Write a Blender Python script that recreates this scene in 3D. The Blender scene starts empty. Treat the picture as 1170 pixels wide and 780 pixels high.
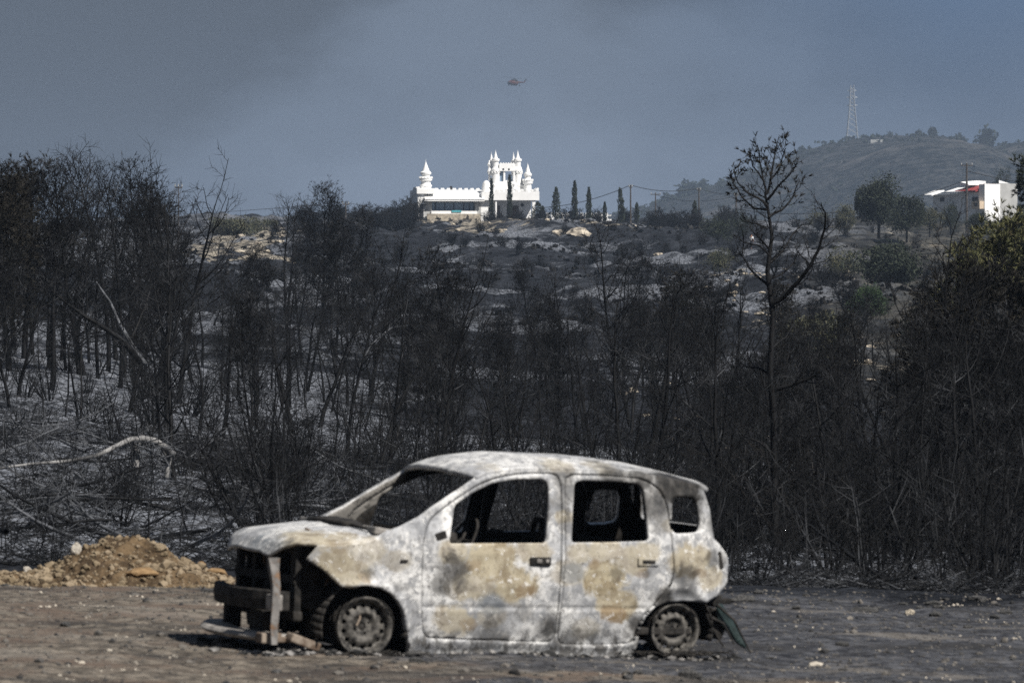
import bpy, bmesh, math, random
import numpy as np
from mathutils import Vector, Matrix

SC = bpy.context.scene
COL = SC.collection
R = math.radians
F = 5730.0            # focal length in photo pixels (photo is 1170 wide)
CAM_H = 2.42
HOR = 355.0           # photo row of the horizon

# ------------------------------------------------------------------ camera
cd = bpy.data.cameras.new("camera")
cam = bpy.data.objects.new("camera", cd); COL.objects.link(cam)
cd.sensor_width = 36.0; cd.lens = F / 1170.0 * 36.0
cam.location = (0, 0, CAM_H)
cam.rotation_euler = (math.pi / 2 - math.atan((390 - HOR) / F), 0, 0)
cd.clip_start = 0.5; cd.clip_end = 30000
cd.dof.use_dof = True; cd.dof.focus_distance = 150.0; cd.dof.aperture_fstop = 7.5
SC.camera = cam

# ------------------------------------------------------------------ world and sun
SUN_EL, SUN_AZ = R(47), R(45)       # azimuth to the right of "straight at the camera"
sdir = Vector((math.sin(SUN_AZ) * math.cos(SUN_EL), -math.cos(SUN_AZ) * math.cos(SUN_EL), math.sin(SUN_EL)))
W = bpy.data.worlds.new("World"); SC.world = W; W.use_nodes = True
def build_world():
    nt = W.node_tree; nt.nodes.clear(); L = nt.links
    out = nt.nodes.new("ShaderNodeOutputWorld"); bg = nt.nodes.new("ShaderNodeBackground")
    bg.inputs["Strength"].default_value = 0.092
    sky = nt.nodes.new("ShaderNodeTexSky"); sky.sky_type = 'NISHITA'; sky.sun_disc = False
    sky.sun_elevation = SUN_EL
    sky.sun_rotation = math.atan2(sdir.x, sdir.y)
    sky.dust_density = 6.0; sky.air_density = 1.0
    tc = nt.nodes.new("ShaderNodeTexCoord")
    sep = nt.nodes.new("ShaderNodeSeparateXYZ"); L.new(tc.outputs["Generated"], sep.inputs[0])
    # smoke pall: grey-blue, darker with height above the horizon and towards the left
    mp = nt.nodes.new("ShaderNodeMapping"); mp.inputs["Scale"].default_value = (9, 9, 17)
    L.new(tc.outputs["Generated"], mp.inputs[0])
    nz = nt.nodes.new("ShaderNodeTexNoise"); nz.inputs["Scale"].default_value = 1.6
    nz.inputs["Detail"].default_value = 5; nz.inputs["Roughness"].default_value = 0.55
    L.new(mp.outputs[0], nz.inputs["Vector"])
    def math_(op, a, b=None, clamp=False):
        n = nt.nodes.new("ShaderNodeMath"); n.operation = op; n.use_clamp = clamp
        for k, v in enumerate((a, b)):
            if v is None: continue
            if isinstance(v, (int, float)): n.inputs[k].default_value = v
            else: L.new(v, n.inputs[k])
        return n.outputs[0]
    e = math_('DIVIDE', sep.outputs["Z"], 0.072)
    e = math_('ADD', e, math_('MULTIPLY', math_('SUBTRACT', nz.outputs["Fac"], 0.5), 1.5))
    side = math_('MULTIPLY', math_('SUBTRACT', math_('ABSOLUTE', math_('ADD', sep.outputs["X"], -0.012)), 0.03), 3.3)
    left = math_('MULTIPLY', math_('MAXIMUM', math_('MULTIPLY', math_('ADD', sep.outputs["X"], 0.01), -1.0), 0.0), 6.0)
    e = math_('ADD', e, side)
    e = math_('ADD', e, left)
    ramp = nt.nodes.new("ShaderNodeValToRGB"); L.new(e, ramp.inputs[0])
    cr = ramp.color_ramp; cr.interpolation = 'EASE'
    cr.elements[0].position = 0.15; cr.elements[0].color = (2.02, 2.50, 3.32, 1)
    cr.elements[1].position = 1.0; cr.elements[1].color = (0.60, 0.74, 0.98, 1)
    m = cr.elements.new(0.6); m.color = (1.34, 1.69, 2.28, 1)
    # a break in the smoke high on the right where bluer sky shows
    gap = math_('MULTIPLY', math_('MULTIPLY', math_('SUBTRACT', sep.outputs["X"], 0.015), 14.0, True), math_('MULTIPLY', math_('SUBTRACT', sep.outputs["Z"], 0.012), 20.0, True))
    blue = nt.nodes.new("ShaderNodeMix"); blue.data_type = 'RGBA'; blue.inputs["B"].default_value = (0.62, 1.12, 2.05, 1)
    L.new(gap, blue.inputs["Factor"]); L.new(ramp.outputs[0], blue.inputs["A"])
    mix = nt.nodes.new("ShaderNodeMix"); mix.data_type = 'RGBA'; mix.inputs["Factor"].default_value = 0.93
    L.new(sky.outputs[0], mix.inputs["A"]); L.new(blue.outputs["Result"], mix.inputs["B"])
    L.new(mix.outputs["Result"], bg.inputs["Color"]); L.new(bg.outputs[0], out.inputs["Surface"])
build_world()
sl = bpy.data.lights.new("sun", 'SUN'); sl.energy = 5.0; sl.angle = R(0.5); sl.color = (1.0, 0.955, 0.89)
sun = bpy.data.objects.new("sun", sl); COL.objects.link(sun)
sun.rotation_euler = sdir.to_track_quat('Z', 'Y').to_euler(); sun.location = (20, -20, 40)
vs = SC.view_settings
vs.view_transform = 'Standard'; vs.look = 'None'; vs.gamma = 1; vs.exposure = 0.50; vs.use_curve_mapping = False
SC.cycles.max_bounces = 6; SC.cycles.volume_bounces = 0
SC.cycles.transparent_max_bounces = 8; SC.cycles.use_denoising = False

# ------------------------------------------------------------------ helpers
def at(px, py, Y):
    """photo pixel + distance -> world point"""
    return Vector(((px - 585) / F * Y, Y, CAM_H + (HOR - py) / F * Y))

def tag(o, label=None, cat=None, group=None, kind=None):
    if label: o["label"] = label
    if cat: o["category"] = cat
    if group: o["group"] = group
    if kind: o["kind"] = kind
    return o

def link(name, me, mat=None, parent=None):
    o = bpy.data.objects.new(name, me); COL.objects.link(o)
    if mat is not None and me is not None and not me.materials: me.materials.append(mat)
    if parent is not None: o.parent = parent
    return o

def empty(name, loc=(0, 0, 0), rz=0.0):
    o = bpy.data.objects.new(name, None); COL.objects.link(o)
    o.location = loc; o.rotation_euler = (0, 0, rz); o.empty_display_size = 0.2
    return o

def copy_tree(root, loc=None, rot=None, scale=None):
    c = root.copy(); COL.objects.link(c)
    for ch in root.children:
        d = ch.copy(); COL.objects.link(d); d.parent = c
        for g in ch.children:
            e = g.copy(); COL.objects.link(e); e.parent = d
    if loc is not None: c.location = loc
    if rot is not None: c.rotation_euler = rot
    if scale is not None: c.scale = scale if hasattr(scale, '__len__') else (scale,) * 3
    return c

def mesh_np(name, V, quads=None, tris=None, smooth=False):
    V = np.asarray(V, dtype=np.float32)
    me = bpy.data.meshes.new(name)
    nq = 0 if quads is None else len(quads); ntr = 0 if tris is None else len(tris)
    me.vertices.add(len(V)); me.vertices.foreach_set("co", V.ravel())
    idx = []
    if nq: idx.append(np.asarray(quads, dtype=np.int32).ravel())
    if ntr: idx.append(np.asarray(tris, dtype=np.int32).ravel())
    idx = np.concatenate(idx)
    me.loops.add(len(idx)); me.loops.foreach_set("vertex_index", idx)
    me.polygons.add(nq + ntr)
    st = np.concatenate([np.arange(nq) * 4, nq * 4 + np.arange(ntr) * 3]).astype(np.int32)
    me.polygons.foreach_set("loop_start", st)
    me.update(calc_edges=True)
    me.polygons.foreach_set("use_smooth", np.full(nq + ntr, smooth, dtype=bool))
    me.validate()
    return me

class Tubes:
    """collects tapered tubes, and loose quads (leaves), into one mesh"""
    def __init__(s): s.g = {}; s.q = []
    def add(s, pts, rad, sides=4):
        pts = np.asarray(pts, dtype=np.float64)
        s.g.setdefault((len(pts), sides), []).append((pts, np.asarray(rad, dtype=np.float64)))
    def quad(s, a, b, c, d): s.q.append((a, b, c, d))
    def mesh(s, name, smooth=True):
        VV = []; Q = []; base = 0
        for (n, k), L in s.g.items():
            P = np.stack([a for a, _ in L]); RR = np.stack([b for _, b in L]); M = len(L)
            T = np.gradient(P, axis=1); T /= np.linalg.norm(T, axis=2, keepdims=True) + 1e-9
            ref = np.where(np.abs(T[:, :1, 2:3]) > 0.9, np.array([[[1.0, 0, 0]]]), np.array([[[0, 0, 1.0]]]))
            A = np.cross(T, ref); A /= np.linalg.norm(A, axis=2, keepdims=True) + 1e-9
            B = np.cross(T, A)
            th = np.arange(k) * 2 * np.pi / k
            ring = P[:, :, None] + RR[:, :, None, None] * (A[:, :, None] * np.cos(th)[None, None, :, None] + B[:, :, None] * np.sin(th)[None, None, :, None])
            VV.append(ring.reshape(-1, 3))
            i = np.arange(n - 1)[:, None] * k; j = np.arange(k)[None]; j2 = (j + 1) % k
            f = np.stack([i + j, i + j2, i + k + j2, i + k + j], -1).reshape(-1, 4)
            Q.append((f[None] + (np.arange(M) * n * k)[:, None, None]).reshape(-1, 4) + base)
            base += M * n * k
        if s.q:
            a = np.asarray(s.q, dtype=np.float64).reshape(-1, 3); VV.append(a)
            Q.append(np.arange(len(a)).reshape(-1, 4) + base)
        return mesh_np(name, np.concatenate(VV), np.concatenate(Q), smooth=smooth)

def _hash(ix, iy, seed):
    h = (ix.astype(np.int64) * 374761393 + iy.astype(np.int64) * 668265263 + seed * 982451653) & 0xFFFFFFFF
    h = ((h ^ (h >> 13)) * 1274126177) & 0xFFFFFFFF
    return ((h ^ (h >> 16)) & 0xFFFFFF) / float(0xFFFFFF)
def vnoise(x, y, seed=0):
    x = np.asarray(x, dtype=np.float64); y = np.asarray(y, dtype=np.float64)
    ix = np.floor(x); iy = np.floor(y); fx = x - ix; fy = y - iy
    fx = fx * fx * (3 - 2 * fx); fy = fy * fy * (3 - 2 * fy)
    a = _hash(ix, iy, seed); b = _hash(ix + 1, iy, seed); c = _hash(ix, iy + 1, seed); d = _hash(ix + 1, iy + 1, seed)
    return (a * (1 - fx) + b * fx) * (1 - fy) + (c * (1 - fx) + d * fx) * fy - 0.5
def fbm(x, y, seed=0, octv=4, gain=0.5):
    s = 0; a = 1.0
    for k in range(octv):
        s = s + a * vnoise(x * 2 ** k, y * 2 ** k, seed + k * 17); a *= gain
    return s

# ---- node materials
class NT:
    def __init__(s, name):
        s.m = bpy.data.materials.new(name); s.m.use_nodes = True
        s.t = s.m.node_tree; s.L = s.t.links
        s.b = s.t.nodes["Principled BSDF"]
        s.tc = s.t.nodes.new("ShaderNodeTexCoord")
    def put(s, v, sock):
        if hasattr(v, "is_output"): s.L.new(v, sock)
        elif isinstance(v, (tuple, list)) and len(v) == 3 and sock.type == 'RGBA': sock.default_value = (*v, 1)
        else: sock.default_value = v
    def noise(s, scale, detail=4, rough=0.55, vec=None, dist=0.0, stretch=None):
        v = vec or s.tc.outputs["Object"]
        if stretch:
            mp = s.t.nodes.new("ShaderNodeMapping"); mp.inputs["Scale"].default_value = stretch
            s.L.new(v, mp.inputs[0]); v = mp.outputs[0]
        n = s.t.nodes.new("ShaderNodeTexNoise"); s.L.new(v, n.inputs["Vector"])
        n.inputs["Scale"].default_value = scale; n.inputs["Detail"].default_value = detail
        n.inputs["Roughness"].default_value = rough; n.inputs["Distortion"].default_value = dist
        return n.outputs["Fac"]
    def voronoi(s, scale, feature='F1', vec=None):
        n = s.t.nodes.new("ShaderNodeTexVoronoi"); n.feature = feature
        s.L.new(vec or s.tc.outputs["Object"], n.inputs["Vector"]); n.inputs["Scale"].default_value = scale
        return n.outputs["Distance"]
    def rng(s, v, a, b, c=0.0, d=1.0, smooth=True):
        n = s.t.nodes.new("ShaderNodeMapRange"); n.clamp = True
        if smooth: n.interpolation_type = 'SMOOTHSTEP'
        s.put(v, n.inputs["Value"])
        for k, x in zip(("From Min", "From Max", "To Min", "To Max"), (a, b, c, d)): n.inputs[k].default_value = x
        return n.outputs["Result"]
    def op(s, o, a, b=0.0):
        n = s.t.nodes.new("ShaderNodeMath"); n.operation = o
        s.put(a, n.inputs[0]); s.put(b, n.inputs[1]); return n.outputs[0]
    def mix(s, f, a, b):
        n = s.t.nodes.new("ShaderNodeMix"); n.data_type = 'RGBA'
        s.put(f, n.inputs["Factor"]); s.put(a, n.inputs["A"]); s.put(b, n.inputs["B"]); return n.outputs["Result"]
    def sep(s, v=None):
        n = s.t.nodes.new("ShaderNodeSeparateXYZ"); s.L.new(v or s.tc.outputs["Object"], n.inputs[0]); return n.outputs
    def attr(s, name):
        n = s.t.nodes.new("ShaderNodeAttribute"); n.attribute_name = name; return n.outputs["Fac"]
    def rand(s):
        n = s.t.nodes.new("ShaderNodeObjectInfo"); return n.outputs["Random"]
    def dist(s, p):
        n = s.t.nodes.new("ShaderNodeVectorMath"); n.operation = 'DISTANCE'
        s.L.new(s.tc.outputs["Object"], n.inputs[0]); n.inputs[1].default_value = p; return n.outputs["Value"]
    def done(s, col, rough=0.9, bump=None, bs=0.4, bd=0.02, spec=0.2, metal=0.0):
        s.put(col, s.b.inputs["Base Color"]); s.put(rough, s.b.inputs["Roughness"])
        s.put(metal, s.b.inputs["Metallic"]); s.b.inputs["Specular IOR Level"].default_value = spec
        if bump is not None:
            n = s.t.nodes.new("ShaderNodeBump"); n.inputs["Strength"].default_value = bs; n.inputs["Distance"].default_value = bd
            s.L.new(bump, n.inputs["Height"]); s.L.new(n.outputs[0], s.b.inputs["Normal"])
        return s.m

def simple(name, a, b=None, scale=6, rough=0.9, bump=0.3, bd=0.01, spec=0.2, metal=0.0):
    n = NT(name); f = n.noise(scale, 5)
    c = n.mix(n.rng(f, 0.35, 0.65), a, b or tuple(x * 0.7 for x in a))
    return n.done(c, rough, f, bump, bd, spec, metal)

def bm_obj(name, bm, mat, parent=None, smooth=False):
    me = bpy.data.meshes.new(name); bm.normal_update(); bm.to_mesh(me); bm.free()
    if smooth:
        for p in me.polygons: p.use_smooth = True
    return link(name, me, mat, parent)

def bm_box(bm, c, s, rot=None, bevel=0.0):
    ret = bmesh.ops.create_cube(bm, size=1.0)
    M = Matrix.Translation(c) @ (rot.to_4x4() if rot is not None else Matrix.Identity(4)) @ Matrix.Diagonal((*s, 1))
    bmesh.ops.transform(bm, matrix=M, verts=ret["verts"])
    if bevel > 0:
        es = {e for v in ret["verts"] for e in v.link_edges}
        bmesh.ops.bevel(bm, geom=list(es), offset=bevel, segments=2, affect='EDGES', profile=0.6)

def bm_lathe(bm, prof, c=(0, 0, 0), n=20, axis='Z'):
    """prof: list of (r, z)"""
    rings = []
    for r, z in prof:
        ring = []
        for k in range(n):
            a = 2 * math.pi * k / n
            p = (r * math.cos(a), r * math.sin(a), z)
            if axis == 'Y': p = (p[0], p[2], p[1])
            ring.append(bm.verts.new((p[0] + c[0], p[1] + c[1], p[2] + c[2])))
        rings.append(ring)
    for a, b in zip(rings, rings[1:]):
        for k in range(n):
            q = (a[k], a[(k + 1) % n], b[(k + 1) % n], b[k])
            bm.faces.new(q if axis == 'Z' else q[::-1])
    try:
        bm.faces.new(rings[0][::-1]); bm.faces.new(rings[-1])
    except ValueError: pass

def rock_mesh(name, seed, rough=0.25, sub=3, flat=0.65, cuts=7):
    rr = random.Random(seed)
    bm = bmesh.new(); bmesh.ops.create_icosphere(bm, subdivisions=sub, radius=1.0)
    planes = [(Vector((rr.gauss(0, 1), rr.gauss(0, 1), rr.gauss(0, 1))).normalized(), rr.uniform(0.55, 0.85)) for _ in range(cuts)]
    from mathutils import noise as mn
    for v in bm.verts:
        p = v.co.copy()
        for nrm, d in planes:
            k = p.dot(nrm) - d
            if k > 0: p -= nrm * k
        p *= 1 + rough * 0.5 * mn.noise(p * 2.3 + Vector((seed, 0, 0))) + rough * 0.3 * mn.noise(p * 6 + Vector((0, seed, 0)))
        p.z *= flat; v.co = p
    me = bpy.data.meshes.new(name); bm.to_mesh(me); bm.free()
    return me
# ------------------------------------------------------------------ terrain
GY = np.array([45, 50, 60, 80, 110, 150, 220, 300, 400, 550, 700, 800, 900, 1000, 1300, 9000.0])
GC = np.array([-600, 0, 290, 585, 880, 1170, 1800.0])
_tab = {
    -600: [650, 632, 605, 545, 480, 420, 395, 375, 345, 310, 285, 272, 270, 268],
    0:    [655, 632, 600, 535, 470, 405, 385, 370, 345, 310, 282, 268, 264, 262],
    290:  [662, 648, 612, 560, 500, 450, 410, 380, 345, 302, 270, 255, 255, 258],
    585:  [665, 657, 640, 590, 530, 480, 430, 385, 345, 302, 267, 254, 255, 258],
    880:  [673, 668, 652, 612, 555, 500, 440, 390, 338, 284, 270, 260, 259, 259],
    1170: [680, 677, 665, 630, 575, 520, 450, 395, 345, 305, 282, 266, 256, 252],
    1800: [690, 690, 680, 640, 580, 520, 450, 395, 345, 305, 282, 266, 256, 252],
}
_zt = []
for c in GC:
    y = np.array(_tab[int(c)], dtype=float)
    z = CAM_H + (HOR - y) / F * GY[:14]
    z = np.concatenate([z, [z[-1] - 14, z[-1] - 30]])
    _zt.append(z)
_zt = np.array(_zt)
def ground_z(x, y, detail=True):
    x = np.atleast_1d(np.asarray(x, dtype=float)); y = np.atleast_1d(np.asarray(y, dtype=float))
    ys = np.maximum(y, 1.0)
    p = np.clip(585 + F * x / np.maximum(ys, 30), GC[0], GC[-1])
    cols = np.stack([np.interp(np.clip(ys, 45, 9000), GY, _zt[k]) for k in range(len(GC))])
    ci = np.clip(np.searchsorted(GC, p) - 1, 0, len(GC) - 2)
    t = (p - GC[ci]) / (GC[ci + 1] - GC[ci]); t = t * t * (3 - 2 * t)
    idx = np.arange(len(p))
    far = cols[ci, idx] * (1 - t) + cols[ci + 1, idx] * t
    pad = -0.035 * np.clip(x, -9, 9)
    w = np.clip((ys - 40) / 6, 0, 1); w = w * w * (3 - 2 * w)
    z = pad * (1 - w) + far * w
    if detail:
        beyond = np.clip((ys - 44.5) / 6, 0, 1)
        z = z + (1 - beyond) * (0.05 * fbm(x * 0.5, y * 0.28, 3, 3) + 0.024 * fbm(x * 3, y * 1.6, 9, 5, .6) + 0.006 * vnoise(x * 14, y * 12, 5))
        z = z + beyond * (0.22 * fbm(x * 0.35, y * 0.22, 21, 4) + 0.07 * fbm(x * 2.2, y * 1.7, 25, 3))
        f2 = np.clip((ys - 180) / 200, 0, 1); z = z + f2 * 0.55 * fbm(x * .4, y * .16, 37, 3, .6)
        z = z + f2 * (2.9 * fbm(x * 0.05 + y * .012, y * 0.02, 31, 5, 0.6)) + np.clip((ys - 1300) / 1000, 0, 1) * 10 * fbm(x * .004, y * .004, 5, 3)
    return z
def gz(x, y): return float(ground_z(x, y)[0])
def gpt(px, Y, dz=0.0):
    """point on the ground seen in photo column px at distance Y"""
    x = (px - 585) / F * Y
    return Vector((x, Y, gz(x, Y) + dz))
def gpy(px, Y):
    x = (px - 585) / F * Y
    return HOR + F * (CAM_H - float(ground_z(x, Y, False)[0])) / Y

def build_ground():
    Y = np.concatenate([np.linspace(-60, 26, 24)[:-1], np.arange(26, 52, 0.075), np.geomspace(52, 200, 380)[1:],
                        np.geomspace(200, 1050, 300)[1:], np.geomspace(1050, 5100, 36)[1:]])
    c = np.linspace(-1, 1, 421) * 640
    side = np.geomspace(1, 8, 22)[1:]
    c = np.concatenate([-640 * side[::-1], c, 640 * side]) / F
    Yc = np.maximum(Y, 30.0)
    X = c[None] * Yc[:, None]; YY = np.repeat(Y[:, None], len(c), 1)
    Z = ground_z(X.ravel(), YY.ravel()).reshape(X.shape)
    V = np.stack([X, YY, Z], -1).reshape(-1, 3)
    nr, nc = X.shape
    i = np.arange(nr - 1)[:, None] * nc + np.arange(nc - 1)[None]
    q = np.stack([i, i + 1, i + nc + 1, i + nc], -1).reshape(-1, 4)
    me = mesh_np("ground", V, q, smooth=True)
    x = V[:, 0]; y = V[:, 1]; px = 585 + F * x / np.maximum(y, 30)
    pad = 1 - np.clip((y - 43.2 + 1.6 * fbm(x * 0.8, y * 0.5, 77, 3)) / 1.2, 0, 1)
    brown = np.clip(0.62 - (px - 330) / 620 + 0.9 * fbm(x * 0.45, y * 0.3, 71, 4), 0, 1)
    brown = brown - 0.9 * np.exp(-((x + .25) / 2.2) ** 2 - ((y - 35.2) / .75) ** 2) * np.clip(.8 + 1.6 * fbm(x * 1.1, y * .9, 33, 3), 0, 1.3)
    # track of paler, browner dirt along the front of the car
    brown = np.maximum(brown, 0.75 * np.exp(-((y - 33.2 - 0.4 * vnoise(x, y * 0, 4)) / 0.75) ** 2) * np.clip(0.85 + 1.2 * fbm(x * 1.2, y, 15, 3), 0, 1))
    def blob(cx, cy, Yd, sx, sy, seed):
        py = HOR + F * (CAM_H - V[:, 2]) / np.maximum(y, 30)
        g = np.exp(-(((px - cx) / sx) ** 2 + ((py - cy) / sy) ** 2)) * (np.abs(np.log(np.maximum(y, 1) / Yd)) < 0.55)
        return g
    pale = np.zeros(len(V))
    far = np.clip((y - 180) / 150, 0, 1) * (y < 1200)
    # outcrops are placed in metres on the slope below the castle and on the terraces to the right
    for (cx, Yd, sx, sy, amp) in ((275, 640, 5, 70, 1.0), (300, 560, 3, 40, .8), (515, 770, 7, 30, 1.1), (560, 725, 9, 40, .6), (600, 765, 5, 25, .9), (690, 720, 8, 30, .5), (590, 740, 3, 30, .5),
                                  (660, 740, 3, 22, 1.0), (840, 330, 3, 14, .4), (900, 350, 3, 14, .45), (860, 450, 4, 25, .6), (985, 430, 3, 40, .5),
                                  (960, 300, 2.5, 20, .4), (1010, 250, 3, 16, .4), (1050, 620, 14, 20, .35), (1000, 760, 12, 20, .4)):
        X0 = (cx - 585) / F * Yd
        pale = np.maximum(pale, amp * np.exp(-((x - X0) / sx) ** 2 - ((y - Yd) / sy) ** 2))
    pale = np.clip(pale * (1.1 + 1.8 * fbm(x * 0.35, y * 0.1, 41, 4)), 0, 1)
    ash = np.clip(0.52 + 1.3 * fbm(x * 0.13, y * 0.05, 51, 4) - 0.25 * far - 0.34 * np.clip((px - 330) / 160, 0, 1) * (y < 240) + 0.26 * np.exp(-((px - 130) / 240) ** 2) , 0, 1) * (1 - pad) * np.clip((y - 45.5) / 7, 0, 1)
    dry = np.clip((px - 900) / 150, 0, 1) * np.clip((y - 170) / 80, 0, 1) * (y < 1300)
    for nm, a in (("pad", pad), ("brown", brown), ("pale", pale), ("ash", ash), ("dry", dry)):
        at_ = me.attributes.new(nm, 'FLOAT', 'POINT'); at_.data.foreach_set("value", a.astype(np.float32))
    n = NT("burnt_ground")
    n1 = n.noise(1.3, 6, 0.62); n2 = n.noise(7.0, 5, 0.65); nf = n.noise(0.32, 9, 0.72); n3 = n.noise(38, 3, 0.6)
    vor = n.voronoi(11); vor2 = n.voronoi(34)
    st = n.noise(0.9, 6, 0.65, stretch=(1, 0.35, 1))
    # pad: compacted dirt with soot and pale pebbles
    dirt = n.mix(n.rng(n2, 0.35, 0.68), (0.050, 0.043, 0.036), (0.205, 0.178, 0.145))
    dirt = n.mix(n.rng(n1, 0.45, 0.65), dirt, (0.112, 0.086, 0.068))
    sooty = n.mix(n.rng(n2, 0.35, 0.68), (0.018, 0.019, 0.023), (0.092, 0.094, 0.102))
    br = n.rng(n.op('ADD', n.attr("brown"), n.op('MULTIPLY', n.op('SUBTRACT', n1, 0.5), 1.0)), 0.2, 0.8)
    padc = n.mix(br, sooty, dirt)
    big = n.noise(0.55, 5, .6, stretch=(1, 1.6, 1)); padc = n.mix(n.rng(big, .50, .64, 0, .75), padc, (0.030, 0.029, 0.029)); padc = n.mix(n.rng(big, .44, .34, 0, .45), padc, (0.20, 0.18, 0.155))
    peb = n.rng(vor, 0.16, 0.10); pick = n.rng(n3, 0.50, 0.58)
    padc = n.mix(n.op('MULTIPLY', peb, n.op('MULTIPLY', pick, 0.75)), padc, (0.24, 0.225, 0.20))
    padc = n.mix(n.op('MULTIPLY', n.rng(n.noise(15, 5, .7), 0.54, 0.64), 0.75), padc, (0.022, 0.021, 0.021))
    # burnt slope: charcoal litter with drifts of pale blue ash
    char = n.mix(n.rng(n.op('ADD', n.op('MULTIPLY', n2, .5), n.op('MULTIPLY', nf, .5)), 0.42, 0.62), (0.003, 0.0033, 0.0044), (0.032, 0.035, 0.042))
    ashc = n.mix(n.rng(n3, 0.4, 0.6), (0.070, 0.077, 0.092), (0.27, 0.285, 0.315))
    am = n.rng(n.op('ADD', n.op('MULTIPLY', n.attr("ash"), 0.42), n.op('ADD', n.op('MULTIPLY', st, 0.35), n.op('MULTIPLY', nf, 0.63))), 0.60, 0.78)
    slope = n.mix(n.op('MULTIPLY', am, n.rng(n.noise(4.5, 6, 0.7, stretch=(1, .3, 1)), 0.40, 0.56, 0.1, 0.9)), char, ashc)
    dryc = n.mix(n.rng(n.noise(0.25, 9, 0.7), 0.4, 0.62), (0.014, 0.015, 0.015), (0.070, 0.066, 0.056))
    slope = n.mix(n.attr("dry"), slope, dryc)
    rock = n.mix(n.rng(n.noise(0.6, 6, 0.7), 0.40, 0.62), (0.05, 0.046, 0.04), (0.36, 0.32, 0.255))
    pm = n.rng(n.op('ADD', n.attr("pale"), n.op('MULTIPLY', n.op('SUBTRACT', n.noise(0.45, 8, 0.72), 0.5), 2.4)), 0.42, 0.62)
    slope = n.mix(pm, slope, rock)
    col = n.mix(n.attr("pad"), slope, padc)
    hb = n.op('ADD', n.op('MULTIPLY', n2, 0.5), n.op('ADD', n.op('MULTIPLY', n3, 0.35), n.op('MULTIPLY', peb, 0.25)))
    m = n.done(col, 0.95, hb, 0.7, 0.06, 0.1)
    o = link("ground", me, m); tag(o, kind="structure")
build_ground()

# far hill with the pylon, real distance
def build_hill():
    Yb = 3500.0
    prof = [(600, 262), (700, 252), (745, 241), (790, 226), (830, 213), (880, 197), (905, 183), (940, 170), (985, 161), (1030, 156.5), (1065, 158),
            (1095, 168), (1118, 172), (1140, 166), (1170, 162), (1250, 150), (1400, 160), (1700, 200), (2200, 262)]
    pxs = np.array([p[0] for p in prof], float); zs = np.array([CAM_H + (HOR - p[1]) / F * Yb for p in prof])
    cx = np.linspace(560, 2250, 380); ry = np.linspace(-1, 1, 120)
    PX, RY = np.meshgrid(cx, ry)
    X = (PX - 585) / F * Yb; Yd = Yb + RY * 1150
    top = np.interp(PX.ravel(), pxs, zs).reshape(PX.shape)
    s = np.cos(np.clip(RY, -1, 1) * math.pi / 2) ** 1.15
    s = np.where(RY > 0, np.cos(RY * math.pi / 2), s)
    Z = -14 + (top + 14) * s
    Z += s * (1 - s * 0.75) * (34 * fbm(X * 0.006, Yd * 0.0045, 61, 5, 0.55)) + 3.5 * fbm(X * 0.03, Yd * 0.03, 66, 3) * s
    V = np.stack([X, Yd, Z], -1).reshape(-1, 3)
    nr, nc = X.shape
    i = np.arange(nr - 1)[:, None] * nc + np.arange(nc - 1)[None]
    me = mesh_np("hill", V, np.stack([i, i + 1, i + nc + 1, i + nc], -1).reshape(-1, 4), smooth=True)
    n = NT("hill_scrub")
    a = n.noise(0.012, 8, 0.7); b = n.op('ADD', n.op('MULTIPLY', n.noise(0.07, 6, 0.7), .5), n.op('MULTIPLY', n.noise(.3, 5, .7), .5)); c = n.noise(0.006, 6, 0.65, stretch=(1, 1, 5))
    col = n.mix(n.rng(b, 0.45, 0.58), (0.006, 0.009, 0.010), (0.060, 0.060, 0.058))
    col = n.mix(n.rng(n.op('ADD', n.op('MULTIPLY', a, .6), n.op('MULTIPLY', c, .5)), 0.56, 0.72), col, (0.13, 0.122, 0.115))
    o = link("hill", me, n.done(col, 0.95, b, 0.8, 6.0, 0.05)); tag(o, kind="structure")
    return lambda px: float(np.interp(px, pxs, zs))
hill_top = build_hill()
# ------------------------------------------------------------------ the burnt car
TH = R(25)
_Z = Vector((0.035, 0, 1)).normalized()
_X = Vector((math.cos(TH), math.sin(TH), 0)); _X = (_X - _Z * _X.dot(_Z)).normalized()
_Yv = _Z.cross(_X)
_c = Vector((-0.25, 35.65, 0)); _c.z = float(ground_z(_c.x, _c.y, False)[0])
CARM = Matrix((( _X.x, _Yv.x, _Z.x, _c.x), (_X.y, _Yv.y, _Z.y, _c.y), (_X.z, _Yv.z, _Z.z, _c.z), (0, 0, 0, 1)))
CARI = CARM.inverted()
def body_w(u, z):
    """half width of the body at length u, height z (car space, metres)"""
    u = np.asarray(u, float); z = np.asarray(z, float)
    w = np.interp(z, [0.05, .2, .34, .5, .58, .72, .86, .95, 1.15, 1.36, 1.5], [.66, .70, .725, .742, .738, .744, .728, .700, .655, .592, .54])
    w = w - 0.20 * np.clip((-1.32 - u) / 0.5, 0, 2) ** 2 - 0.10 * np.clip((u - 1.15) / 0.5, 0, 2) ** 2
    return w
def side_pt(px, py):
    o = CARI @ Vector((0, 0, CAM_H)); d = (CARI.to_3x3() @ (at(px, py, 35.0) - Vector((0, 0, CAM_H))))
    w = 0.72
    for _ in range(12):
        t = (-w - o.y) / d.y; p = o + d * t; w = float(body_w(p.x, p.z))
    return (p.x, p.z)
def plane_pt(px, py, y):
    o = CARI @ Vector((0, 0, CAM_H)); d = (CARI.to_3x3() @ (at(px, py, 35.0) - Vector((0, 0, CAM_H))))
    t = (y - o.y) / d.y; p = o + d * t
    return (p.x, p.z)
def S(pts): return np.array([side_pt(*p) for p in pts])
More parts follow.
